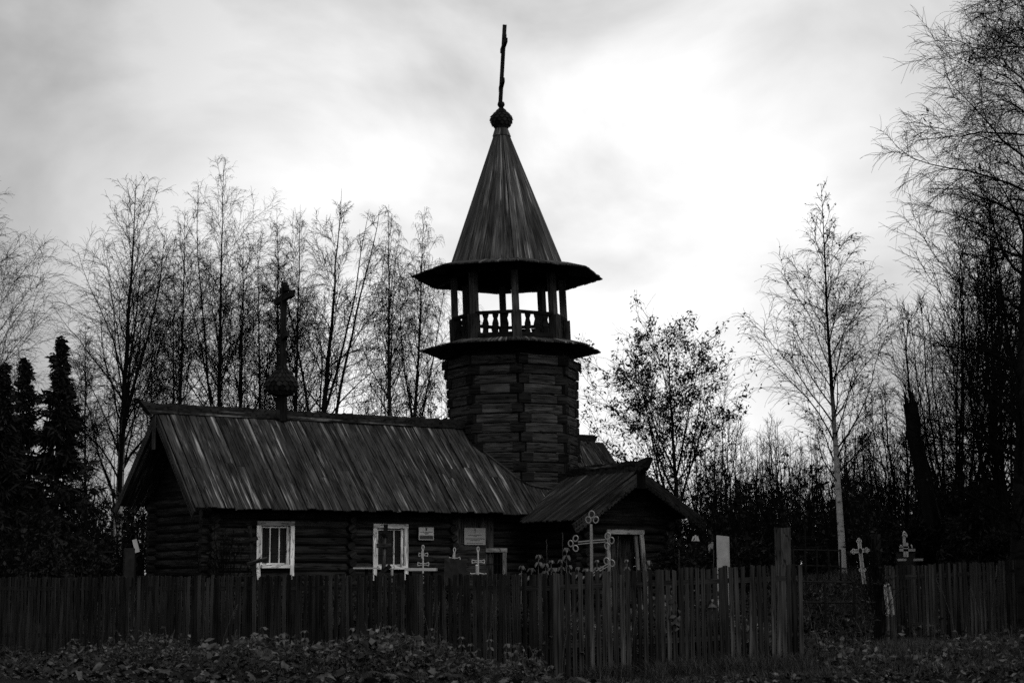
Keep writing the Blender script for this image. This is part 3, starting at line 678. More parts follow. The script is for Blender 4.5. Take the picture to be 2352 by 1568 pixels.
a, b, c, d = at(1021, 1283, 33.6), at(1060, 1289, 33.9), at(1057.5, 1316, 33.6), at(1018, 1316, 33.4)
c.z = d.z = g-.1
mb.face([a, d, c, b], [(0, 0)]*4); n_ = V((.1, .09, .02))
mb.face([a+n_, b+n_, c+n_, d+n_], [(0, 0)]*4)
for i, j in ((a, b), (b, c), (c, d), (d, a)): mb.face([i, j, j+n_, i+n_], [(0, 0)]*4, 2)
single('gravestone', mb, 'darkstone', (p.x, p.y, g), 'tilted square black gravestone in front of a silver cross', 'gravestone')
def table(x0, x1, y, Y, dep, th, legs, mat, label, name='grave_table', slant=0):
    a, b = at(x0, y, Y), at(x1, y, Y); c = (a+b)/2; g = g1(c.x, c.y); t_ = Thing(name, (c.x, c.y, g), label, 'table')
    mb = MB(); mb.beam(a, b+Z*slant, dep, th, Z); t_.part('top', mb, mat)
    for f in legs:
        q = a.lerp(b, f); mb = MB(); mb.beam((q.x, q.y, g1(q.x, q.y)-.05), (q.x, q.y, q.z-th/2), .06, .06, V((0, 1, 0))); t_.part('leg', mb, 'darkwood')
    return t_
table(932, 1003, 1307, 35, .7, .06, (.15, .85), 'stone', 'pale grave slab on legs in front of a silver cross')
table(813, 871, 1304, 35.5, .35, .03, (.5,), 'stone', 'thin pale tabletop on one leg left of the wooden cross')
table(229, 263, 1267, 36, .3, .03, (.5,), 'darkwood', 'small black table on one leg beside a birch trunk')
def woodcross(x, y, top, lean, scale_, bars, label, w=.1, mat='mosswood', foot=None):
    c = at(x, y, top); g = g1(c.x, c.y); h = c.z-g; t_ = Thing('wooden_cross', (c.x-lean*h, c.y, g), label, 'cross')
    b0 = V((c.x-lean*h, c.y, g-.1)); mb = MB(); mb.beam(b0, c, w, w*.8, V((0, 1, 0)), .9); t_.part('post', mb, mat)
    for dz, l, r, sk in bars:
        q = c-V((lean, 0, 1))*dz; mb = MB(); mb.beam(q+V((-l, -.05, -sk*l)), q+V((r, -.05, sk*r)), .04, w*1.05, Z, .8); t_.part('crossbar', mb, mat)
    return t_
woodcross(886.5, 1203.5, 34.6, .05, 1, ((.21, .115, .115, 0), (.44, .17, .14, 0), (.97, .1, .15, .8)), 'dark eight pointed wooden cross standing before the second window', .085)
woodcross(573, 1207, 35.5, -.13, 1, ((.3, .14, .15, .27), (.77, .13, .3, .25)), 'leaning rotten wooden cross overgrown beside the left window', .08)
woodcross(1715, 1221, 38, 0, 1, ((.15, .1, .1, 0), (.36, .16, .17, 0)), 'black wooden cross among bushes between pale stone and gatepost', .06, 'darkwood')
t_ = woodcross(312, 1228, 37, 0, 1, ((.19, .33, .3, 0),), 'thin grey cross with white plate beside the dark gravestone', .035, 'darkwood')
c = at(313, 1253, 36.9); mb = MB(); mb.beam(c+V((.04, -.03, -.14)), c+V((-.04, -.03, .14)), .1, .02, V((0, 1, 0))); t_.part('plate', mb, 'stone')
def stone(x0, x1, y, Y, dep, mat, label, lean=0, sl=0, rot=0):
    a, b = at(x0, y, Y), at(x1, y, Y); c = (a+b)/2; g = g1(c.x, c.y); w = (b-a).length; D = V((math.cos(rot), math.sin(rot), 0)); N = V((-D.y, D.x, 0)); h = c.z-g
    mb = MB(); mb.prism([(-w/2-lean*0, -.1), (w/2, -.1), (w/2+lean, h-sl), (w/2+lean-.015, h-sl+.01), (-w/2+lean+.015, h+sl+.01), (-w/2+lean, h+sl)], V((c.x, c.y, g)), D, Z, N*dep)
    single('gravestone', mb, mat, (c.x, c.y, g), label, 'gravestone')
stone(1645, 1671, 1231, 33, .16, 'stone', 'tall pale gravestone with sloping top behind the fence', .0, .012, -.35)
stone(1623, 1634, 1245, 33.4, .1, 'stone', 'narrow pale gravestone half hidden by creeper', .03, 0, -.2)
stone(284, 306, 1259, 35.5, .2, 'darkstone', 'dark upright gravestone by the birch at left of the chapel', .04, .0, .4)
c = at(1597.5, 1242, 34); g = g1(c.x, c.y); t_ = Thing('grave_lantern', (c.x, c.y, g), 'dark post with a small white pyramid lantern cap', 'lantern')
mb = MB(); mb.beam((c.x, c.y, g-.1), c, .09, .09, V((0, 1, 0))); t_.part('post', mb, 'darkwood')
mb = MB(); mb.beam(c, c+Z*.1, .135, .135, V((.4, 1, 0)), 1, .085, .085); mb.beam(c+Z*.1, c+Z*.125, .03, .03, V((0, 1, 0))); t_.part('cap', mb, 'stone')
# ornate cast crosses
def ornate(x, y, Y, k8, tilt, label, h, mat='silver'):
    c0 = at(x, y, Y); k = Y/3800/k8; g = g1(c0.x, c0.y); t_ = Thing('ornate_cross', (c0.x, c0.y, g), label, 'cross')
    ct, st = math.cos(tilt), math.sin(tilt)
    def q(a, b, d=0): a, b = a*k, b*k; return c0+V((a*ct+b*st, d, -a*st+b*ct))
    def bar(mb, p, r, w, d=.03, tn=1): mb.beam(q(*p), q(*r), w*k, d, V((0, 1, 0)), tn)
    bot = -(c0.z-g)/k-40
    mb = MB(); bar(mb, (0, max(bot, -h)), (0, 175), 62, .03, .6)
    for e in (-29, 29): mb.tube([q(e, 180, -.02), q(e, max(bot, -h), -.02)], 9*k, 6, 1.3)
    bar(mb, (-22, -375), (22, -375), 120, .02, .5); t_.part('shaft', mb, mat)
    mb = MB(); bar(mb, (-120, 0), (120, 0), 62, .03, .6)
    for e in (-29, 29): mb.tube([q(-120, e, -.02), q(120, e, -.02)], 9*k, 6, 1.3)
    t_.part('crossbar', mb, mat)
    for cx, cy, u, v_ in ((0, 200, 0, 1), (-125, 0, -1, 0), (125, 0, 1, 0)):
        mb = MB()
        for a, b in ((0, 25), (-30, -12), (30, -12)):
            px, py = (cx+a, cy+b) if v_ else (cx+u*b+u*15, cy+a)
            mb.tube([q(px+math.cos(w)*20, py+math.sin(w)*20, -.01) for w in [2*PI*j/10 for j in range(10)]], 8*k, 6, 1.2, True)
        t_.part('trefoil', mb, mat, smooth=True)
    mb = MB(); n = 20
    mb.prism([(math.cos(2*PI*j/n)*36*k, math.sin(2*PI*j/n)*56*k) for j in range(n)], q(0, 0, -.025), V((ct, 0, -st)), V((st, 0, ct)), V((0, -.012, 0))); pl = t_.part('oval_plate', mb, 'darkstone')
    mb = MB(); mb.tube([q(math.cos(2*PI*j/n)*41, math.sin(2*PI*j/n)*62, -.03) for j in range(n)], 7*k, 6, 1.2, True); t_.part('plate_rim', mb, mat, pl, True)
    for sx in (-1, 1):
        mb = MB(); mb.tube([q(sx*42+math.cos(w)*22, -370+math.sin(w)*28, -.01) for w in [2*PI*j/10 for j in range(10)]], 8*k, 6, 1.2, True); t_.part('ring', mb, mat, smooth=True)
    return t_
ornate(1975.5, 1264.5, 33, 8.53, -.085, 'white ornate cast cross with dark oval plate beside the birch', 640)
t2 = at(2079, 1259, 33.5); g = g1(t2.x, t2.y)
t_ = Thing('ornate_cross', (t2.x, t2.y, g), 'white latticed cross on a black plinth behind the right fence', 'cross'); k = .00105
q = lambda a, b, d=0: t2+V((a*k, d, b*k))
mb = MB(); mb.beam(q(-12, -160), q(-12, 270), .055, .03, V((0, 1, 0)), .9); mb.beam(q(30, -160), q(35, 110), .05, .03, V((0, 1, 0)), 1.1); t_.part('shaft', mb, 'silver')
mb = MB(); mb.beam(q(-110, -30), q(190, -30), .03, .05, Z, .8); mb.beam(q(-110, 30), q(70, 25), .03, .035, Z, .9); t_.part('crossbar', mb, 'silver')
for a in ((-25, 270, 40, 220), (-45, 240, -10, 330), (-100, 60, -60, 30), (110, 70, 130, 5), (-15, 330, 40, 240)):
    mb = MB(); mb.tube([q(a[0], a[1], -.02), q((a[0]+a[2])/2, (a[1]+a[3])/2+10, -.03), q(a[2], a[3], -.02)], .013, 6, 1.2); t_.part('scroll', mb, 'silver')
mb = MB(); mb.beam(V((t2.x+.02, t2.y, g-.1)), q(20, -70, .1), .36, .14, V((0, 1, 0))); t_.part('plinth', mb, 'darkstone')
for a, b in ((-180, -10), (130, 310)):
    mb = MB(); mb.beam(q(a, -215, -.1), q(b, -212, -.1), .03, .045, Z, .7); t_.part('plaque', mb, 'silver')
c = at(1849, 1213, 36); g = g1(c.x, c.y); mb = MB(); mb.tube([(c.x, c.y, g-.1), (c.x, c.y, c.z)], .018, 7)
for dz, l in ((.2, .14), (.42, .28)):
    for s in (-.02, .02): mb.tube([(c.x-l, c.y, c.z-dz+s), (c.x+l, c.y, c.z-dz+s)], .008, 6)
    for s in (-1, 1): mb.tube(loop(V((c.x+s*(l+.03), c.y, c.z-dz)), .035, .045, 0), .008, 6, 1, True)
mb.tube(loop(V((c.x, c.y, c.z+.03)), .03, .05, 0), .008, 6, 1, True)
single('grave_cross', mb, 'iron', (c.x, c.y, g), 'thin dark iron cross between the pale gatepost and the birch', 'cross')
def railing(x0, x1, yt, yb, Y, label, npost, zt=None):
    a, b = at(x0, yt, Y), at(x1, yt, Y); c = (a+b)/2; g = g1(c.x, c.y); t_ = Thing('grave_railing', (c.x, c.y, g), label, 'railing')
    for y in (yt, yb):
        p, q = at(x0, y, Y), at(x1, y+2, Y+.1); mb = MB(); mb.tube([p, q], .017, 7); t_.part('rail', mb, 'iron')
    for i in range(npost):
        q = a.lerp(b, i/(npost-1)); mb = MB(); mb.tube([(q.x, q.y+.05*i/(npost-1), g1(q.x, q.y)-.1), q+Z*.01], .022, 7); t_.part('post', mb, 'iron')
railing(1828, 1961, 1335, 1382, 29, 'low black pipe railing across the gateway path', 3)
railing(1822, 1930, 1262, 1298, 34, 'black iron grave railing around the thin iron cross', 5)
# rag on the fence
c = at(2045, 1375, 27.86); k = .5935/1.741*27.86/3800
pts_ = [(1415, 730), (1440, 742), (1455, 720), (1462, 745), (1455, 800), (1470, 850), (1490, 935), (1470, 947), (1452, 880), (1440, 815), (1436, 860), (1450, 945), (1430, 940), (1424, 850), (1408, 815), (1428, 790)]
mb = MB(); o_ = c-V((.05, .05, 0))
mb.prism([((x-1450)*k, -(y-833)*k) for x, y in pts_][::-1], o_, V((1, 0, 0)), Z, V((0, .03, 0)))
for (a, b) in (((1425, 740), (1446, 930)), ((1455, 735), (1480, 935)), ((1432, 760), (1435, 850))):
    mb.tube([o_+V(((a[0]-1450)*k, -.005, -(a[1]-833)*k)), o_+V((((a[0]+b[0])/2-1450)*k, -.02, -((a[1]+b[1])/2-833)*k)), o_+V(((b[0]-1450)*k, -.005, -(b[1]-833)*k))], [.02, .035, .025], 8, R(.7, 1.4))
single('rag', mb, 'bag', c, 'pale crumpled rag hanging on the right fence', 'rag')

# ------------------------------------------------------------------ trees
def nrmz(a): return a/np.maximum(np.linalg.norm(a, axis=-1, keepdims=True), 1e-9)
def tubes(P, Rr, k=3):
    M_, S, _ = P.shape
    T = nrmz(np.gradient(P, axis=1)); ref = np.where(np.abs(T[..., 2:3]) > .9, np.array([1., 0, 0]), np.array([0, 0, 1.]))
    s1 = nrmz(np.cross(T, ref)); s2 = np.cross(s1, T)
    an = 2*PI*np.arange(k)/k
    v = P[:, :, None]+(s1[:, :, None]*np.cos(an)[:, None]+s2[:, :, None]*np.sin(an)[:, None])*Rr[:, :, None, None]
    idx = np.arange(M_*S*k).reshape(M_, S, k); a = idx[:, :-1]; b = idx[:, 1:]
    f = np.stack([a, np.roll(a, -1, 2), np.roll(b, -1, 2), b], -1).reshape(-1, 4)
    return v.reshape(-1, 3), f, np.repeat(Rr.ravel(), k)
def grow(g, P, Rr, n, tr, ang, L, S, up=0., wob=.1, rf=.5, rmin=.003, rmax=9., tip=.35, sag=0., dens=0.):
    N, S0, _ = P.shape
    t = tr[0]+(tr[1]-tr[0])*((np.arange(n)+g.random((N, n)))/n); x = t*(S0-1); i = np.clip(x.astype(int), 0, S0-2); f = (x-i)[..., None]
    ar = np.arange(N)[:, None]; p = P[ar, i]*(1-f)+P[ar, i+1]*f; tg = nrmz(P[ar, i+1]-P[ar, i]); r0 = Rr[ar, i]*(1-f[..., 0])+Rr[ar, i+1]*f[..., 0]
    az = (np.arange(n)[None]*2.399+g.random((N, 1))*6.28+g.normal(0, .35, (N, n)))
    h = np.where(np.abs(tg[..., 2:3]) > .95, np.array([1., 0, 0]), np.array([0, 0, 1.])); e1 = nrmz(np.cross(tg, h)); e2 = np.cross(tg, e1)
    pe = e1*np.cos(az)[..., None]+e2*np.sin(az)[..., None]; a = np.radians(ang[0]+(ang[1]-ang[0])*g.random((N, n)))[..., None]
    d = nrmz(tg*np.cos(a)+pe*np.sin(a)).reshape(-1, 3); p = p.reshape(-1, 3); t = t.reshape(-1); r0 = np.clip(r0.reshape(-1)*rf, rmin, rmax)
    pl = np.repeat(np.linalg.norm(np.diff(P, axis=1), axis=2).sum(1), n); ln = L(t, pl)*(.7+.6*g.random(len(t))); st = ln/(S-1); out = [p]
    for s in range(S-1):
        d = nrmz(d+np.array([0, 0, 1.])*(up-sag*s)+g.normal(0, wob, d.shape)); p = p+d*st[:, None]; out.append(p)
    if dens:
        kp = g.random(len(t)) < pl/dens; out = [o_[kp] for o_ in out]; r0 = r0[kp]
    rr = r0[:, None]*np.linspace(1, tip, S)[None]; return np.stack(out, 1), np.maximum(rr, rmin*.6)
def leaves(g, pos, ln, wd_, dirs=None, droop=.3):
    n = len(pos); d = nrmz(g.normal(0, 1, (n, 3))+np.array([0, 0, -droop])) if dirs is None else nrmz(dirs+g.normal(0, .35, (n, 3)))
    s = nrmz(np.cross(d, nrmz(g.normal(0, 1, (n, 3))))); l = (ln*(.6+.8*g.random(n)))[:, None]; w = (wd_*(.6+.8*g.random(n)))[:, None]
    up = np.cross(s, d)*w*.3
    v = np.stack([pos, pos+d*l*.5+s*w/2+up, pos+d*l, pos+d*l*.5-s*w/2+up], 1).reshape(-1, 3)
    i = np.arange(n)[:, None]*4
    return v, np.concatenate([i+np.array([[0, 1, 2]]), i+np.array([[0, 2, 3]])]), np.repeat(.3+1.5*g.random(n)**1.7, 4)
SEED = [100]
def join(parts):
    vs, fs, rs, o = [], [], [], 0
    for v, f, r in parts: vs.append(v); fs.append(f+o); rs.append(r); o += len(v)
    return np.concatenate(vs), fs, np.concatenate(rs)
KIND = dict(
    birch=dict(n1=46, t1=(.16, .97), a1=(16, 38), up=.012, n2=15, l2=.38, n3=14, l3=.42, sag=.13, k=2.8, tw=.0048),
    dense=dict(n1=42, t1=(.14, .97), a1=(20, 46), up=.02, n2=12, l2=.38, n3=9, l3=.42, sag=.06, k=2.5, tw=.0055),
    weep=dict(n1=36, t1=(.28, .97), a1=(14, 30), up=.02, n2=13, l2=.36, n3=9, l3=.75, sag=.5, k=2.9, tw=.005),
    open=dict(n1=34, t1=(.14, .96), a1=(32, 60), up=.05, n2=15, l2=.42, n3=13, l3=.42, sag=.05, k=1.8, tw=.006, w1=.15),
    rowan=dict(n1=30, t1=(.2, .97), a1=(30, 62), up=.05, n2=12, l2=.42, n3=8, l3=.4, sag=.0, k=1.35, tw=.005, w1=.18),
    lone=dict(n1=42, t1=(.17, .98), a1=(26, 50), up=.01, n2=14, l2=.42, n3=11, l3=.44, sag=.14, k=1.9, tw=.0042, w1=.1),
    edge=dict(n1=60, t1=(.1, .97), a1=(45, 85), up=.03, n2=17, l2=.42, n3=15, l3=.4, sag=.1, k=1.35, tw=.0042, w1=.17))
def tree(label, kind, xb, xt, yt, Y, rpx, mat='birch', r0=None, name='bare_tree', tb=None, forks=0, group=None, leafn=0, n1=None, prof=None, wob=.03, fa=(9, 18)):
    SEED[0] += 1; g = np.random.default_rng(SEED[0]); q = dict(KIND[kind]); 
    if n1: q['n1'] = n1
    if tb is not None: q['t1'] = (tb, q['t1'][1])
    p0 = at(xb, 1310, Y); z0 = g1(p0.x, Y); p1 = at(xt, yt, Y); H = p1.z-z0; r0 = r0 or .0085*H; rc = rpx/3800*Y
    S = 22; tt = np.linspace(0, 1, S); wb = np.cumsum(g.normal(0, wob, (S, 2)), 0)*.35; wb -= wb[-1]*tt[:, None]; wb -= wb[0]*(1-tt)[:, None]
    T = np.stack([p0.x+(p1.x-p0.x)*tt+wb[:, 0]*H*.1, Y+wb[:, 1]*H*.1, z0-.15+(H+.15)*tt], -1)[None]; TR = (r0*(1-tt)**1.15+.004)[None]
    if forks:
        F_, FR = grow(g, T, TR, forks, (.2, .5), fa, lambda t, pl: pl*(1-t)*.8, 16, .035, .035, .62, .01, tip=.1)
    prof = prof or (lambda u: np.interp(u, [0, .3, .6, 1], [.42, .95, .7, .14]))
    t1 = q['t1']; ln = lambda t, pl: rc*q['k']*prof((t-t1[0])/(t1[1]-t1[0]))
    B1, R1 = grow(g, T, TR, q['n1'], t1, q['a1'], ln, 8, q['up'], q.get('w1', .09), .36, .01, .055, .15)
    if forks:
        B1f, R1f = grow(g, F_, FR, max(6, q['n1']//(forks+1)), (.15, .97), q['a1'], lambda t, pl: rc*q['k']*.6*(1-t*.75), 8, q['up'], .1, .42, .01, .05, .2)
        B1 = np.concatenate([B1, B1f]); R1 = np.concatenate([R1, R1f])
    B2, R2 = grow(g, B1, R1, q['n2'], (.12, .99), (22, 52), lambda t, pl: pl*q['l2']*(1.1-.65*t)+.06, 6, .03, .12, .5, q['tw']*1.3, .016, .3, q['sag']*.3, dens=rc*q['k']*.75)
    B3, R3 = grow(g, B2, R2, q['n3'], (.15, 1), (18, 50), lambda t, pl: q['l3']*pl*.9+.06, 5, 0, .14, .6, q['tw'], q['tw']*1.5, .5, q['sag'], dens=rc*q['k']*q['l2']*.5)
    base = (p0.x, Y, z0); e = Thing(name, base, label, 'tree', group)
    tr_ = [tubes(T, TR, 9)]
    if forks: tr_.append(tubes(F_, FR, 6))
    v, f, r = join(tr_); npmesh('trunk', v, f, mat, base, e.e, r, smooth=True)
    v, f, r = join([tubes(B1, R1, 4), tubes(B2, R2, 3), tubes(B3, R3, 3)]); cr = npmesh('crown', v, f, mat, base, e.e, r)
    if leafn:
        P = B3[:, 1 if kind == 'lone' else 3:].reshape(-1, 3); m = 1 if kind == 'lone' else 6; P = np.repeat(P[g.integers(0, len(P), leafn//m)], m, 0); P = P+g.normal(0, .001 if m == 1 else .055, P.shape); v, f, tn = leaves(g, P, *((.07, .04) if m == 1 else (.115, .045))); npmesh('foliage', v, [f], 'leaf', base, cr, tone=tn)
    return e
lo = lambda u: np.interp(u, [0, .2, .5, 1], [.4, .95, .65, .12])
tree('tall birch at the left picture edge above the spruces', 'birch', -75, -35, 400, 50, 110, n1=46)
tree('birch with white trunk left of the chapel gable', 'birch', 264, 313, 402, 50, 135, r0=.16, prof=lo, forks=2)
tree('slender birch between the tallest spruce and the white trunked birch', 'birch', 200, 197, 735, 58, 45)
tree('slim birch just right of the white trunked birch', 'birch', 400, 425, 475, 60, 85, forks=1)
tree('tallest bare birch of the left group', 'birch', 495, 513, 365, 62, 100, forks=2)
tree('dense dark bare tree behind the ridge left of the roof cross', 'dense', 548, 560, 525, 56, 110, 'greybark', forks=3)
tree('second dense bare tree close behind the roof cross', 'dense', 605, 592, 560, 60, 85, 'greybark', forks=2)
tree('narrow bare birch behind the roof cross', 'birch', 640, 636, 472, 64, 60)
tree('upright bare birch just right of the roof cross', 'birch', 668, 690, 470, 64, 75, 'greybark', forks=1)
tree('spreading bare birch with forked trunk midway between roof cross and tower', 'open', 716, 785, 432, 52, 135, r0=.16, forks=3, wob=.05)
tree('weeping birch with white trunk left of the tower', 'weep', 903, 893, 470, 55, 70, 'weepbirch', r0=.13, forks=2)
tree('weeping birch nearest the tower', 'weep', 945, 975, 475, 56, 65, 'birch', forks=2)
tree('young birch behind the left end of the ridge', 'birch', 345, 350, 690, 57, 48)
lonep = lambda u: np.interp(u, [0, .12, .3, .6, 1], [.7, 1.05, .95, .5, .1])
tree('lone silver birch with white trunk behind the gateway', 'lone', 1938, 1886, 424, 37, 132, 'lonebirch', r0=.085, prof=lonep, leafn=700, tb=.22, wob=.02)
tree('huge bare birch leaning over from the right picture edge', 'edge', 2325, 2395, -420, 30, 222, 'greybark', r0=.15, tb=.1, n1=64, leafn=400, prof=lambda u: np.interp(u, [0, .5, 1], [1, 1, .5]))
tree('second bare tree at the right edge behind the leaning birch', 'dense', 2290, 2270, 430, 36, 150, 'greybark', n1=38)
tree('bare birch mostly beyond the right picture edge', 'edge', 2440, 2450, -250, 34, 240, 'greybark', r0=.14, tb=.12, n1=64, prof=lambda u: np.interp(u, [0, .5, 1], [1, 1, .6]))
# many stemmed willows at right
def multistem(label, name, xb, Y, stems, spread, ytop, kind='dense', mat='greybark', leafn=0, leaflen=.1, n1=16, r0=.035, lm='leaf', cat='tree', s1=0., tw=.0055, k1=.3, bend=.05):
    SEED[0] += 1; g = np.random.default_rng(SEED[0]); p0 = at(xb, 1310, Y); z0 = g1(p0.x, Y); n = stems; S = 16
    xs = np.linspace(-spread, spread, n)+g.normal(0, spread*.12, n); tops = np.array([ytop(x/spread if spread else 0) for x in xs])*1.+g.normal(0, 18, n)
    hz = np.array([at(xb+x, y, Y).z for x, y in zip(xs, tops)])-z0; tt = np.linspace(0, 1, S)
    px = p0.x+(xs/3800*Y)[:, None]*(.12+.88*np.sin(tt*PI/2)[None]**(1+s1)); py = Y+g.normal(0, spread/3800*Y*.5, (n, 1))*tt[None]
    wb = np.cumsum(g.normal(0, bend, (n, S)), 1); T = np.stack([px+wb*.5, py, z0-.1+hz[:, None]*tt[None]**.9], -1); TR = r0*(1-tt)[None]*(.7+.6*g.random((n, 1)))+.005
    B1, R1 = grow(g, T, TR, n1, (.2, .98), (18, 45), lambda t, pl: pl*k1*(1.15-t), 7, .06, .1, .5, .008, .03, .25)
    B2, R2 = grow(g, B1, R1, 8, (.15, 1), (20, 50), lambda t, pl: pl*.38+.12, 5, .02, .13, .55, tw, .012, .4)
    base = (p0.x, Y, z0); e = Thing(name, base, label, cat); v, f, r = tubes(T, TR, 6); npmesh('trunk', v, [f], mat, base, e.e, r, smooth=True)
    v, f, r = join([tubes(B1, R1, 3), tubes(B2, R2, 3)]); cr = npmesh('crown', v, f, mat, base, e.e, r)
    if leafn:
        P = np.concatenate([B2[:, 2:].reshape(-1, 3), B1[:, 5:].reshape(-1, 3)]); c = P[g.integers(0, len(P), leafn//5)]; P = np.repeat(c, 5, 0)+g.normal(0, .05, (len(c)*5, 3))
        v, f, tn = leaves(g, P, leaflen, leaflen*.36); npmesh('foliage', v, [f], lm, base, cr, tone=tn)
    return e
tree('leafy rowan tree right of the tower', 'rowan', 1568, 1530, 762, 46, 235, 'greybark', r0=.1, name='rowan_tree', forks=6, leafn=8000, fa=(20, 40), wob=.05, prof=lambda u: np.interp(u, [0, .2, .5, 1], [.8, 1.05, .85, .2]))
multistem('tall many stemmed willow at the right behind the fence', 'willow_tree', 2200, 38, 12, 120, lambda u: 600+120*(1-u)*.5, n1=22, k1=.28, tw=.005)
multistem('willow leaning in front of the broken trunk', 'willow_tree', 2080, 40, 8, 75, lambda u: 860+60*abs(u), n1=20, tw=.005)
multistem('dark willow thicket at the right picture edge', 'willow_tree', 2310, 34, 11, 90, lambda u: 560+40*u, n1=24, k1=.28, tw=.0055)
multistem('pale stemmed sapling clump behind the porch roof', 'sapling_clump', 1650, 52, 9, 60, lambda u: 930+40*abs(u), n1=14, r0=.03)
multistem('sapling clump left of the lone silver birch', 'sapling_clump', 1790, 58, 9, 70, lambda u: 975+30*abs(u), n1=16, r0=.03)
multistem('sapling clump right of the lone silver birch', 'sapling_clump', 1985, 56, 9, 65, lambda u: 985+40*abs(u), n1=16, r0=.03)
multistem('low sapling clump behind the ridge below the weeping birches', 'sapling_clump', 870, 50, 7, 45, lambda u: 880+30*abs(u), n1=14, r0=.025, leafn=250)
multistem('low leafy sapling clump behind the ridge beside the tower', 'sapling_clump', 985, 50, 8, 50, lambda u: 875+30*abs(u), n1=14, r0=.025, leafn=1400)
# snag
p1 = at(2090, 915, 36); p0 = at(2165, 1310, 36); z0 = g1(p0.x, 36); mb = MB()
mb.tube([(p0.x, 36, z0-.1), (p0.x-.12, 36, z0+1), (p0.x-.3, 36.05, z0+2), (p0.x-.5, 36, z0+3), p1+V((.05, 0, -.5)), p1+V((0, 0, -.1))], [.2, .17, .16, .155, .16, .15], 10, .6)
mb.log(p1+V((-.05, 0, -.2)), p1+V((-.13, 0, .18)), .06, .01, 6, .6); mb.log(p1+V((.07, 0, -.2)), p1+V((.06, 0, .13)), .07, .02, 6, .6)
single('broken_trunk', mb, 'mosswood', (p0.x, 36, z0), 'leaning broken dead trunk with splintered top at the right', 'tree')
# spruces
def spruce(label, xb, yt, Y, rpx):
    SEED[0] += 1; g = np.random.default_rng(SEED[0]); p0 = at(xb, 1310, Y); z0 = g1(p0.x, Y); H = at(xb, yt, Y).z-z0; rc = rpx/3800*Y; S = 16; tt = np.linspace(0, 1, S)
    T = np.stack([p0.x+0*tt, Y+0*tt, z0-.1+(H+.1)*tt], -1)[None]; TR = (H*.012*(1-tt)+.008)[None]
    B1, R1 = grow(g, T, TR, 120, (.03, .99), (78, 122), lambda t, pl: (rc*(1-t)*1.15+.03)*g.uniform(.55, 1.5, len(t)), 8, -.02, .06, .3, .008, .04, .2, -.02)
    P = np.repeat(B1[:, 1:].reshape(-1, 3), 9, 0); D = np.repeat(nrmz(np.gradient(B1, axis=1))[:, 1:].reshape(-1, 3), 9, 0)
    P = P+g.normal(0, .04, P.shape); v, f, tn = leaves(g, P, .1+.22*np.clip((p0.z*0+z0+H-P[:, 2])/2.5, 0, 1), .07, D*.8+np.array([0, 0, -.45])+g.normal(0, .45, P.shape))
    base = (p0.x, Y, z0); e = Thing('spruce_tree', base, label, 'tree'); a, b, c = tubes(T, TR, 8); npmesh('trunk', a, [b], 'greybark', base, e.e, c)
    a, b, c = tubes(B1, R1, 3); cr = npmesh('crown', a, [b], 'greybark', base, e.e, c); npmesh('foliage', v, [f], 'needle', base, cr, tone=tn); return e.e
spruce('tallest dark spruce at left', 124, 770, 46, 105)
spruce('shorter spruce left of the tallest spruce', 42, 822, 48, 85)
sp_ = spruce('spruce cut by the left picture edge', -6, 830, 45, 70)
for i, (x, y, s_, lb) in enumerate(((-11, 16, 1.35, 'added shade spruce out of view, nearest to the left picture edge'), (-14, 9, 1.5, 'added shade spruce out of view, second from the left fence'), (-10.5, 2, 1.4, 'added shade spruce out of view beside the camera'), (-15, 21, 1.4, 'added shade spruce out of view just left of the long fence'), (14, 23.5, 1.3, 'added shade spruce out of view right of the right fence'), (16, 28, 1.4, 'added shade spruce out of view behind the right fence end'))):
    c = copy_tree(sp_); c.location = (x, y, g1(x, y)); c.scale = (s_*2.6, s_*2.6, s_); c.rotation_euler.z = i*1.3; c['label'] = lb; c['group'] = 'added spruces out of view that shade the fences'  # spruces added outside the frame to shade the fences
# far woods that read as one mass
def thicket(name, label, xr, Yr, N, hr, mat='greybark', n1=10, n2=7, r0=.035, twg=.006, leafn=0, ls=.16):
    SEED[0] += 1; g = np.random.default_rng(SEED[0]); S = 10; tt = np.linspace(0, 1, S); Y = g.uniform(*Yr, N); X = (g.uniform(*xr, N)-1176)/3800*Y; z0 = gz(X, Y); h = g.uniform(*hr, N)
    T = np.stack([X[:, None]+g.normal(0, .35, (N, 1))*tt+np.cumsum(g.normal(0, .03, (N, S)), 1), Y[:, None]+0*tt, (z0-.1)[:, None]+h[:, None]*tt], -1); TR = r0*(1-tt)[None]*(.6+.8*g.random((N, 1)))+.006
    B1, R1 = grow(g, T, TR, n1, (.12, .97), (26, 62), lambda t, pl: pl*.32*(1.1-t), 6, .05, .13, .5, .009, .03, .3)
    B2, R2 = grow(g, B1, R1, n2, (.2, 1), (20, 50), lambda t, pl: pl*.4+.15, 4, .02, .12, .6, twg, .015, .5)
    v, f, r = join([tubes(T, TR, 4), tubes(B1, R1, 3), tubes(B2, R2, 3)]); c = (float(X.mean()), float(Y.mean()), 0.); o = npmesh(name, v, f, mat, c, None, r); tag(o, label, 'thicket', kind='stuff')
    if leafn:
        P = B1[:, 2:].reshape(-1, 3); P = P[g.integers(0, len(P), leafn)]; v, f, tn = leaves(g, P, ls, ls*.55); npmesh('foliage', v, [f], 'shrub', c, o, tone=tn).location = (0, 0, 0)
thicket('thicket', 'bare saplings massed behind the chapel at left', (150, 1040), (56, 76), 45, (3, 7), n1=12, twg=.005)
thicket('thicket', 'bare saplings massed behind the graves at right', (1560, 2420), (50, 78), 210, (2.2, 5.4), n1=14, n2=10, twg=.005)
thicket('thicket', 'dark low brushwood behind the graves at right', (1560, 2420), (40, 50), 190, (1.2, 2.9), n1=9, leafn=5000)
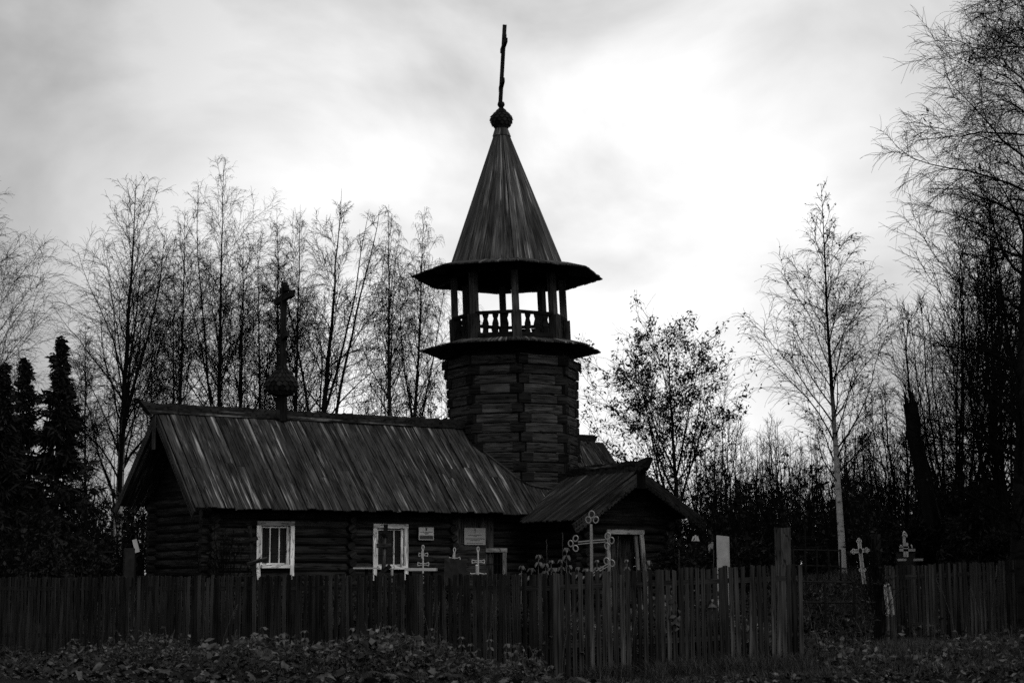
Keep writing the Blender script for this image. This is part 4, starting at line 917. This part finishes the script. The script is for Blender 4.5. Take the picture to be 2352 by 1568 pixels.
thicket('thicket', 'dark brushwood under the spruces at left', (-150, 330), (38, 52), 120, (1.2, 3.2), n1=9, leafn=6000)
thicket('thicket', 'far dark wood along the horizon', (-500, 2900), (90, 130), 420, (3, 8), n1=8, n2=5, r0=.08, twg=.02, leafn=18000, ls=.32)
# shrubs and creepers
def shrub(label, x, ytop, Y, rpx, leafn, ll=.12, lm='shrub', name='shrub', n1=8):
    return multistem(label, name, x, Y, 8, rpx, lambda u: ytop+20*abs(u), leafn=leafn, leaflen=ll, n1=n1, r0=.012, lm=lm, cat='shrub', tw=.004)
shrub('leafy shrub at the far left behind the fence', 95, 1253, 34, 35, 1500)
shrub('broad leafy shrub between the far left shrub and the black table', 180, 1250, 35, 55, 2600)
shrub('leafy shrub around the pale gravestone', 1610, 1258, 33.2, 22, 700)
shrub('leafy bush between gravestone and gatepost', 1730, 1255, 36.5, 45, 1800)
shrub('leafy bush behind the white latticed cross', 2110, 1190, 36, 60, 2600, .16)
shrub('leafy bush left of the white latticed cross', 2035, 1215, 35, 32, 1000, .14)
shrub('tall leafy bush at the right picture edge', 2290, 1120, 35, 80, 4200, .14)
shrub('bushy undergrowth below the lone silver birch', 1885, 1265, 39, 55, 1800)
shrub('creeper on the round gatepost', 2012, 1228, 27.4, 4, 170, .08, n1=3, name='creeper')
shrub('leafless vine against the log wall left of the window', 525, 1198, 36.5, 50, 120, .1, name='vine')
shrub('leafy bush under the right end of the porch roof', 1555, 1205, 42, 50, 2000, .12)
shrub('low leafy bush left of the lantern post', 1560, 1248, 36, 32, 1500, .12)
shrub('low leafy bush behind the right end of the right fence', 2265, 1225, 33, 60, 3000, .13)

# ------------------------------------------------------------------ ground cover
g = np.random.default_rng(5)
def fy(X):                                           # depth of the fence line at X
    X = np.asarray(X, float); return np.where(X < .53, 23.3+(.53-X)*math.tan(bl), 23.3+(X-.53)*math.tan(br))
def spread(n, xr, dr, dens=None):                    # points in front of the fence, dr metres before it
    X = g.uniform(*xr, n); Y = fy(X)-g.uniform(*dr, n); return X, Y
def flat_leaves(name, label, X, Y, size, mat, lobed, lift=.03, tilt=.5):
    n = len(X)
    if lobed: a = np.array([0, .5, .9, 1.35, 1.9, 2.5, PI, -2.5, -1.9, -1.35, -.9, -.5]); rr = np.array([1, .5, .85, .45, .8, .45, .35, .45, .8, .45, .85, .5])
    else: a = np.linspace(0, 2*PI, 7)[:-1]; rr = np.array([1, .55, .5, .9, .5, .55])
    T = np.stack([np.cos(a)*rr, np.sin(a)*rr, -.25*rr**2], -1); s = size*(.5+g.random(n)); yaw = g.random(n)*6.28; t1 = g.normal(0, tilt, n); t2 = g.normal(0, tilt, n)
    P = T[None]*s[:, None, None]; c, q = np.cos(yaw)[:, None], np.sin(yaw)[:, None]; x = P[..., 0]*c-P[..., 1]*q; y = P[..., 0]*q+P[..., 1]*c; z = P[..., 2]+x*np.sin(t1)[:, None]+y*np.sin(t2)[:, None]
    zz = gz(X, Y)+lift*g.random(n)+s*.35
    v = np.stack([x+X[:, None], y+Y[:, None], z+zz[:, None]], -1).reshape(-1, 3); f = (np.arange(n)[:, None]*len(a)+np.arange(len(a))[None])
    o = npmesh(name, v, [f], mat, (0, 0, 0), None, tone=np.repeat(.15+2.1*g.random(n)**2.5, len(a))); tag(o, label, 'leaf litter', kind='stuff')
X, Y = spread(12000, (-11, 8), (.1, 5.5)); flat_leaves('leaf_litter', 'small fallen leaves strewn before the fences', X, Y, .04, 'litter', False, .06)
X, Y = spread(1100, (-10, 1.2), (.1, 5)); flat_leaves('leaf_litter', 'large lobed fallen leaves before the long fence', X, Y, .085, 'litter', True, .1)
X = g.uniform(3.5, 8, 5000); Y = g.uniform(22, 34, 5000); flat_leaves('leaf_litter', 'fallen leaves on the gateway path', X, Y, .04, 'litter', False, .05)
def blades(name, label, X, Y, h, w, mat, bend=.5, base=0.):
    n = len(X); hh = h*(.4+.9*g.random(n)); a = g.random(n)*6.28; b = bend*hh*(.3+g.random(n)); dx, dy = np.cos(a)*b, np.sin(a)*b; sx, sy = -np.sin(a)*w/2, np.cos(a)*w/2; z = gz(X, Y)-.02+base
    def ring(f, k): return [np.stack([X+dx*f**2+sx*k*e, Y+dy*f**2+sy*k*e, z+hh*(f-.25*f**3*bend)], -1) for e in (1, -1)]
    v = np.stack(ring(0, 1)+ring(.45, .9)+ring(.8, .6)+ring(1, .08), 1).reshape(-1, 3); i = np.arange(n)[:, None]*8
    f = np.concatenate([i+np.array([[0, 1, 3, 2]]), i+np.array([[2, 3, 5, 4]]), i+np.array([[4, 5, 7, 6]])])
    o = npmesh(name, v, [f], mat, (0, 0, 0), None, tone=np.repeat(.4+1.1*g.random(n), 8)); tag(o, label, 'grass', kind='stuff')
X, Y = spread(14000, (-9, 4.5), (.02, 3.2)); blades('grass', 'low grass before the fences', X, Y, .15, .007, 'grass', .8)
c = g.integers(0, 40, 5000); cx = g.uniform(.9, 4.2, 40); cy = fy(cx)-g.uniform(.05, 1.3, 40); X = cx[c]+g.normal(0, .1, 5000); Y = cy[c]+g.normal(0, .1, 5000); blades('grass', 'arching grass tufts at the foot of the short fence', X, Y, .3, .007, 'grass', .8)
X = g.uniform(3.6, 9.5, 14000); Y = g.uniform(22, 36, 14000); blades('grass', 'grass on the gateway path and bank', X, Y, .2, .01, 'grass', .7)
X = g.uniform(5.4, 9.2, 9000); Y = 24+g.random(9000)**.7*(2.6+(X-5.4)*.5); blades('grass', 'tall rank grass before the right fence', X, Y, .36, .008, 'grass', .6)
X = g.uniform(-8, 5, 9000); Y = fy(X)+g.uniform(.1, 6, 9000); blades('grass', 'long grass among the graves behind the fences', X, Y, .5, .01, 'grass', .6)
def weeds(name, label, X, Y, h, ll, mat, per=9, sm='weed'):
    q = .5+.28*np.sin(X*2.9+1.3*np.sin(Y*2.1))+.22*np.sin(X*5.3-Y*3.7+.8); kp = g.random(len(X)) < .25+1.1*q; X, Y, q = X[kp], Y[kp], q[kp]
    n = len(X); hh = h*(.25+.6*g.random(n))*(.45+1.15*q); tt = np.linspace(0, 1, 4); lean = g.normal(0, .18, (n, 2)); z = gz(X, Y)-.03
    T = np.stack([X[:, None]+lean[:, :1]*hh[:, None]*tt**2, Y[:, None]+lean[:, 1:]*hh[:, None]*tt**2, z[:, None]+hh[:, None]*tt], -1); v, f, r = tubes(T, np.full((n, 4), .004), 3)
    o = npmesh(name, v, [f], sm, (0, 0, 0)); tag(o, label, 'weeds', kind='stuff')
    u = .25+.75*g.random((n, per)); i = np.minimum((u*3).astype(int), 2); fr = (u*3-i)[..., None]; ar = np.arange(n)[:, None]; P = (T[ar, i]*(1-fr)+T[ar, i+1]*fr).reshape(-1, 3)
    a = g.random(n*per)*6.28; D = np.stack([np.cos(a), np.sin(a), -.15-.5*g.random(n*per)], -1); v, f, tn = leaves(g, P, ll, ll*.6, D); npmesh('weed_leaves', v, [f], mat, (0, 0, 0), o, tone=tn)
X, Y = spread(2600, (-7.5, 1.2), (.05, 1.9)); k = (g.random(2600) < .3+.7*np.exp(-((X+2.4)/2.4)**2))*(X < .1+.5*g.random(2600)); weeds('weeds', 'leafy weeds heaped against the long fence', X[k], Y[k], .46, .075, 'weed', 12)
X, Y = spread(420, (-5, -1.2), (.1, 1.6)); weeds('weeds', 'broad leaved weeds on the mound before the long fence', X, Y, .5, .15, 'weed', 8)
X = g.uniform(.4, 3.9, 1000); Y = fy(X)+g.uniform(.15, 1.9, 1000); weeds('weeds', 'pale leafy perennials behind the short fence', X, Y, .95, .13, 'paleleaf', 13)
X = g.uniform(4.5, 9, 700); Y = g.uniform(23, 29, 700); weeds('weeds', 'weeds along the gateway and right fence', X, Y, .45, .1, 'weed')
X = g.uniform(-8, 6, 900); Y = fy(X)+g.uniform(1.5, 9, 900); weeds('weeds', 'rough weeds among the graves', X, Y, .8, .12, 'shrub')
X = g.uniform(-6, .3, 1500); Y = fy(X)+g.uniform(.25, 2.4, 1500); weeds('weeds', 'dark rank weeds behind the long fence', X, Y, 1., .13, 'shrub', 12)
X = g.uniform(-2.7, -.35, 700); Y = g.uniform(31.5, 34.4, 700); weeds('weeds', 'dark weeds before the silver crosses', X, Y, .8, .12, 'shrub', 14)
# single plants that can be told from the mass
def plant(x, y, Y, tiers, ll, mat, droop, stemr=.006):
    c = at(x, y, Y); gd = g1(c.x, c.y); h = c.z-gd; e = None
    mb = MB(); top = V((c.x, c.y, c.z)); mb.tube([(c.x+R(-.05, .05), c.y, gd-.05), (c.x+R(-.02, .02), c.y, gd+h*.5), top], stemr, 5)
    for k in range(tiers):
        z = c.z-k*.085*(1+.3*k); n = 5 if k == 0 else 4
        for j in range(n):
            a = 2*PI*j/n+k*.8+R(-.3, .3); d = V((math.cos(a), math.sin(a), 0)); s = V((-d.y, d.x, 0)); l = ll*R(.75, 1.2)*(.75+.2*k); p = V((c.x, c.y, z)); w = l*.3
            m1 = p+d*l*.35+Z*l*(.12-.1*droop); m2 = p+d*l*.75*(1-.3*droop)-Z*l*(.05+.45*droop); tp = p+d*l*(1-.45*droop)-Z*l*(.1+.95*droop); tn = R(.6, 1.4)
            mb.face([p, m1+s*w*.8-Z*w*.2, m1], [(0, 0)]*3, tn); mb.face([p, m1, m1-s*w*.8-Z*w*.2], [(0, 0)]*3, tn*.9)
            mb.face([m1, m1+s*w*.8-Z*w*.2, m2+s*w*.7-Z*w*.25, m2], [(0, 0)]*4, tn); mb.face([m1, m2, m2-s*w*.7-Z*w*.25, m1-s*w*.8-Z*w*.2], [(0, 0)]*4, tn*.85)
            mb.face([m2, m2+s*w*.7-Z*w*.25, tp], [(0, 0)]*3, tn); mb.face([m2, tp, m2-s*w*.7-Z*w*.25], [(0, 0)]*3, tn*.85)
    return mb, V((c.x, c.y, gd))
for x, y in ((1198, 1299), (1237, 1274), (1253, 1294), (1266, 1287), (1289, 1285), (1301, 1258), (1307, 1298), (1328, 1302), (1371, 1286), (1345, 1306), (1383, 1300), (1440, 1285), (1487, 1287), (1220, 1305), (1276, 1304)):
    mb, b = plant(x, y, R(24.6, 25.3), 2, R(.09, .13), 'paleleaf', R(.4, .75)); single('wilted_plant', mb, 'paleleaf', b, 'pale perennial with wilted hanging leaves behind the fence corner', 'plant', 'wilted plants behind the fence corner')
for x, y in ((810, 1442), (892, 1437), (990, 1443), (1080, 1478), (1125, 1468), (1166, 1478), (1176, 1500), (700, 1448), (650, 1455), (935, 1470), (1040, 1490), (860, 1475), (760, 1470), (605, 1440), (560, 1462), (1010, 1500), (960, 1512), (905, 1505), (830, 1510), (1095, 1520), (735, 1500), (1060, 1462)):
    c = at(x, 1500, 23); Yp = float(fy(c.x))-R(.35, .9); mb, b = plant(x, y, Yp, 4, R(.09, .14), 'weed', R(.2, .5), .004); single('nettle', mb, 'weed', b, 'nettle with toothed drooping leaves before the long fence', 'plant', 'nettles before the long fence')
for x, y, dx, Yp in ((1140, 1395, .16, 22.9), (1010, 1385, .12, 23), (970, 1400, -.15, 23.1), (1462, 1400, .1, 23.0), (1320, 1395, .2, 22.8), (545, 1390, .25, 24.5), (2150, 1330, -.3, 25.5), (2230, 1350, -.2, 25.2), (2290, 1300, .15, 25.6), (1392, 1240, .03, 25.6), (1420, 1232, .06, 25.8), (1640, 1265, .06, 25.5), (1292, 1225, .01, 24.7), (1255, 1240, -.02, 24.9), (1560, 1265, .03, 25.4)):
    c = at(x, y, Yp); gd = g1(c.x-dx, Yp); h = c.z-gd; mb = MB(); mb.tube([(c.x-dx, Yp, gd-.05), (c.x-dx*.75, Yp, gd+h*.5), (c.x-dx*.3, Yp, gd+h*.85), c], [.004, .0035, .003, .002], 4, 1.5)
    for j in range(7):
        q = c-V((dx*.2*j/7, 0, .03*j)); mb.log(q, q+V((R(-.02, .02), 0, R(.015, .03))), .005, .002, 4, 1.6)
    single('dry_stalk', mb, 'grass', (c.x-dx, Yp, gd), 'thin dry grass stalk standing above the weeds by the fences', 'plant', 'dry stalks by the fences')
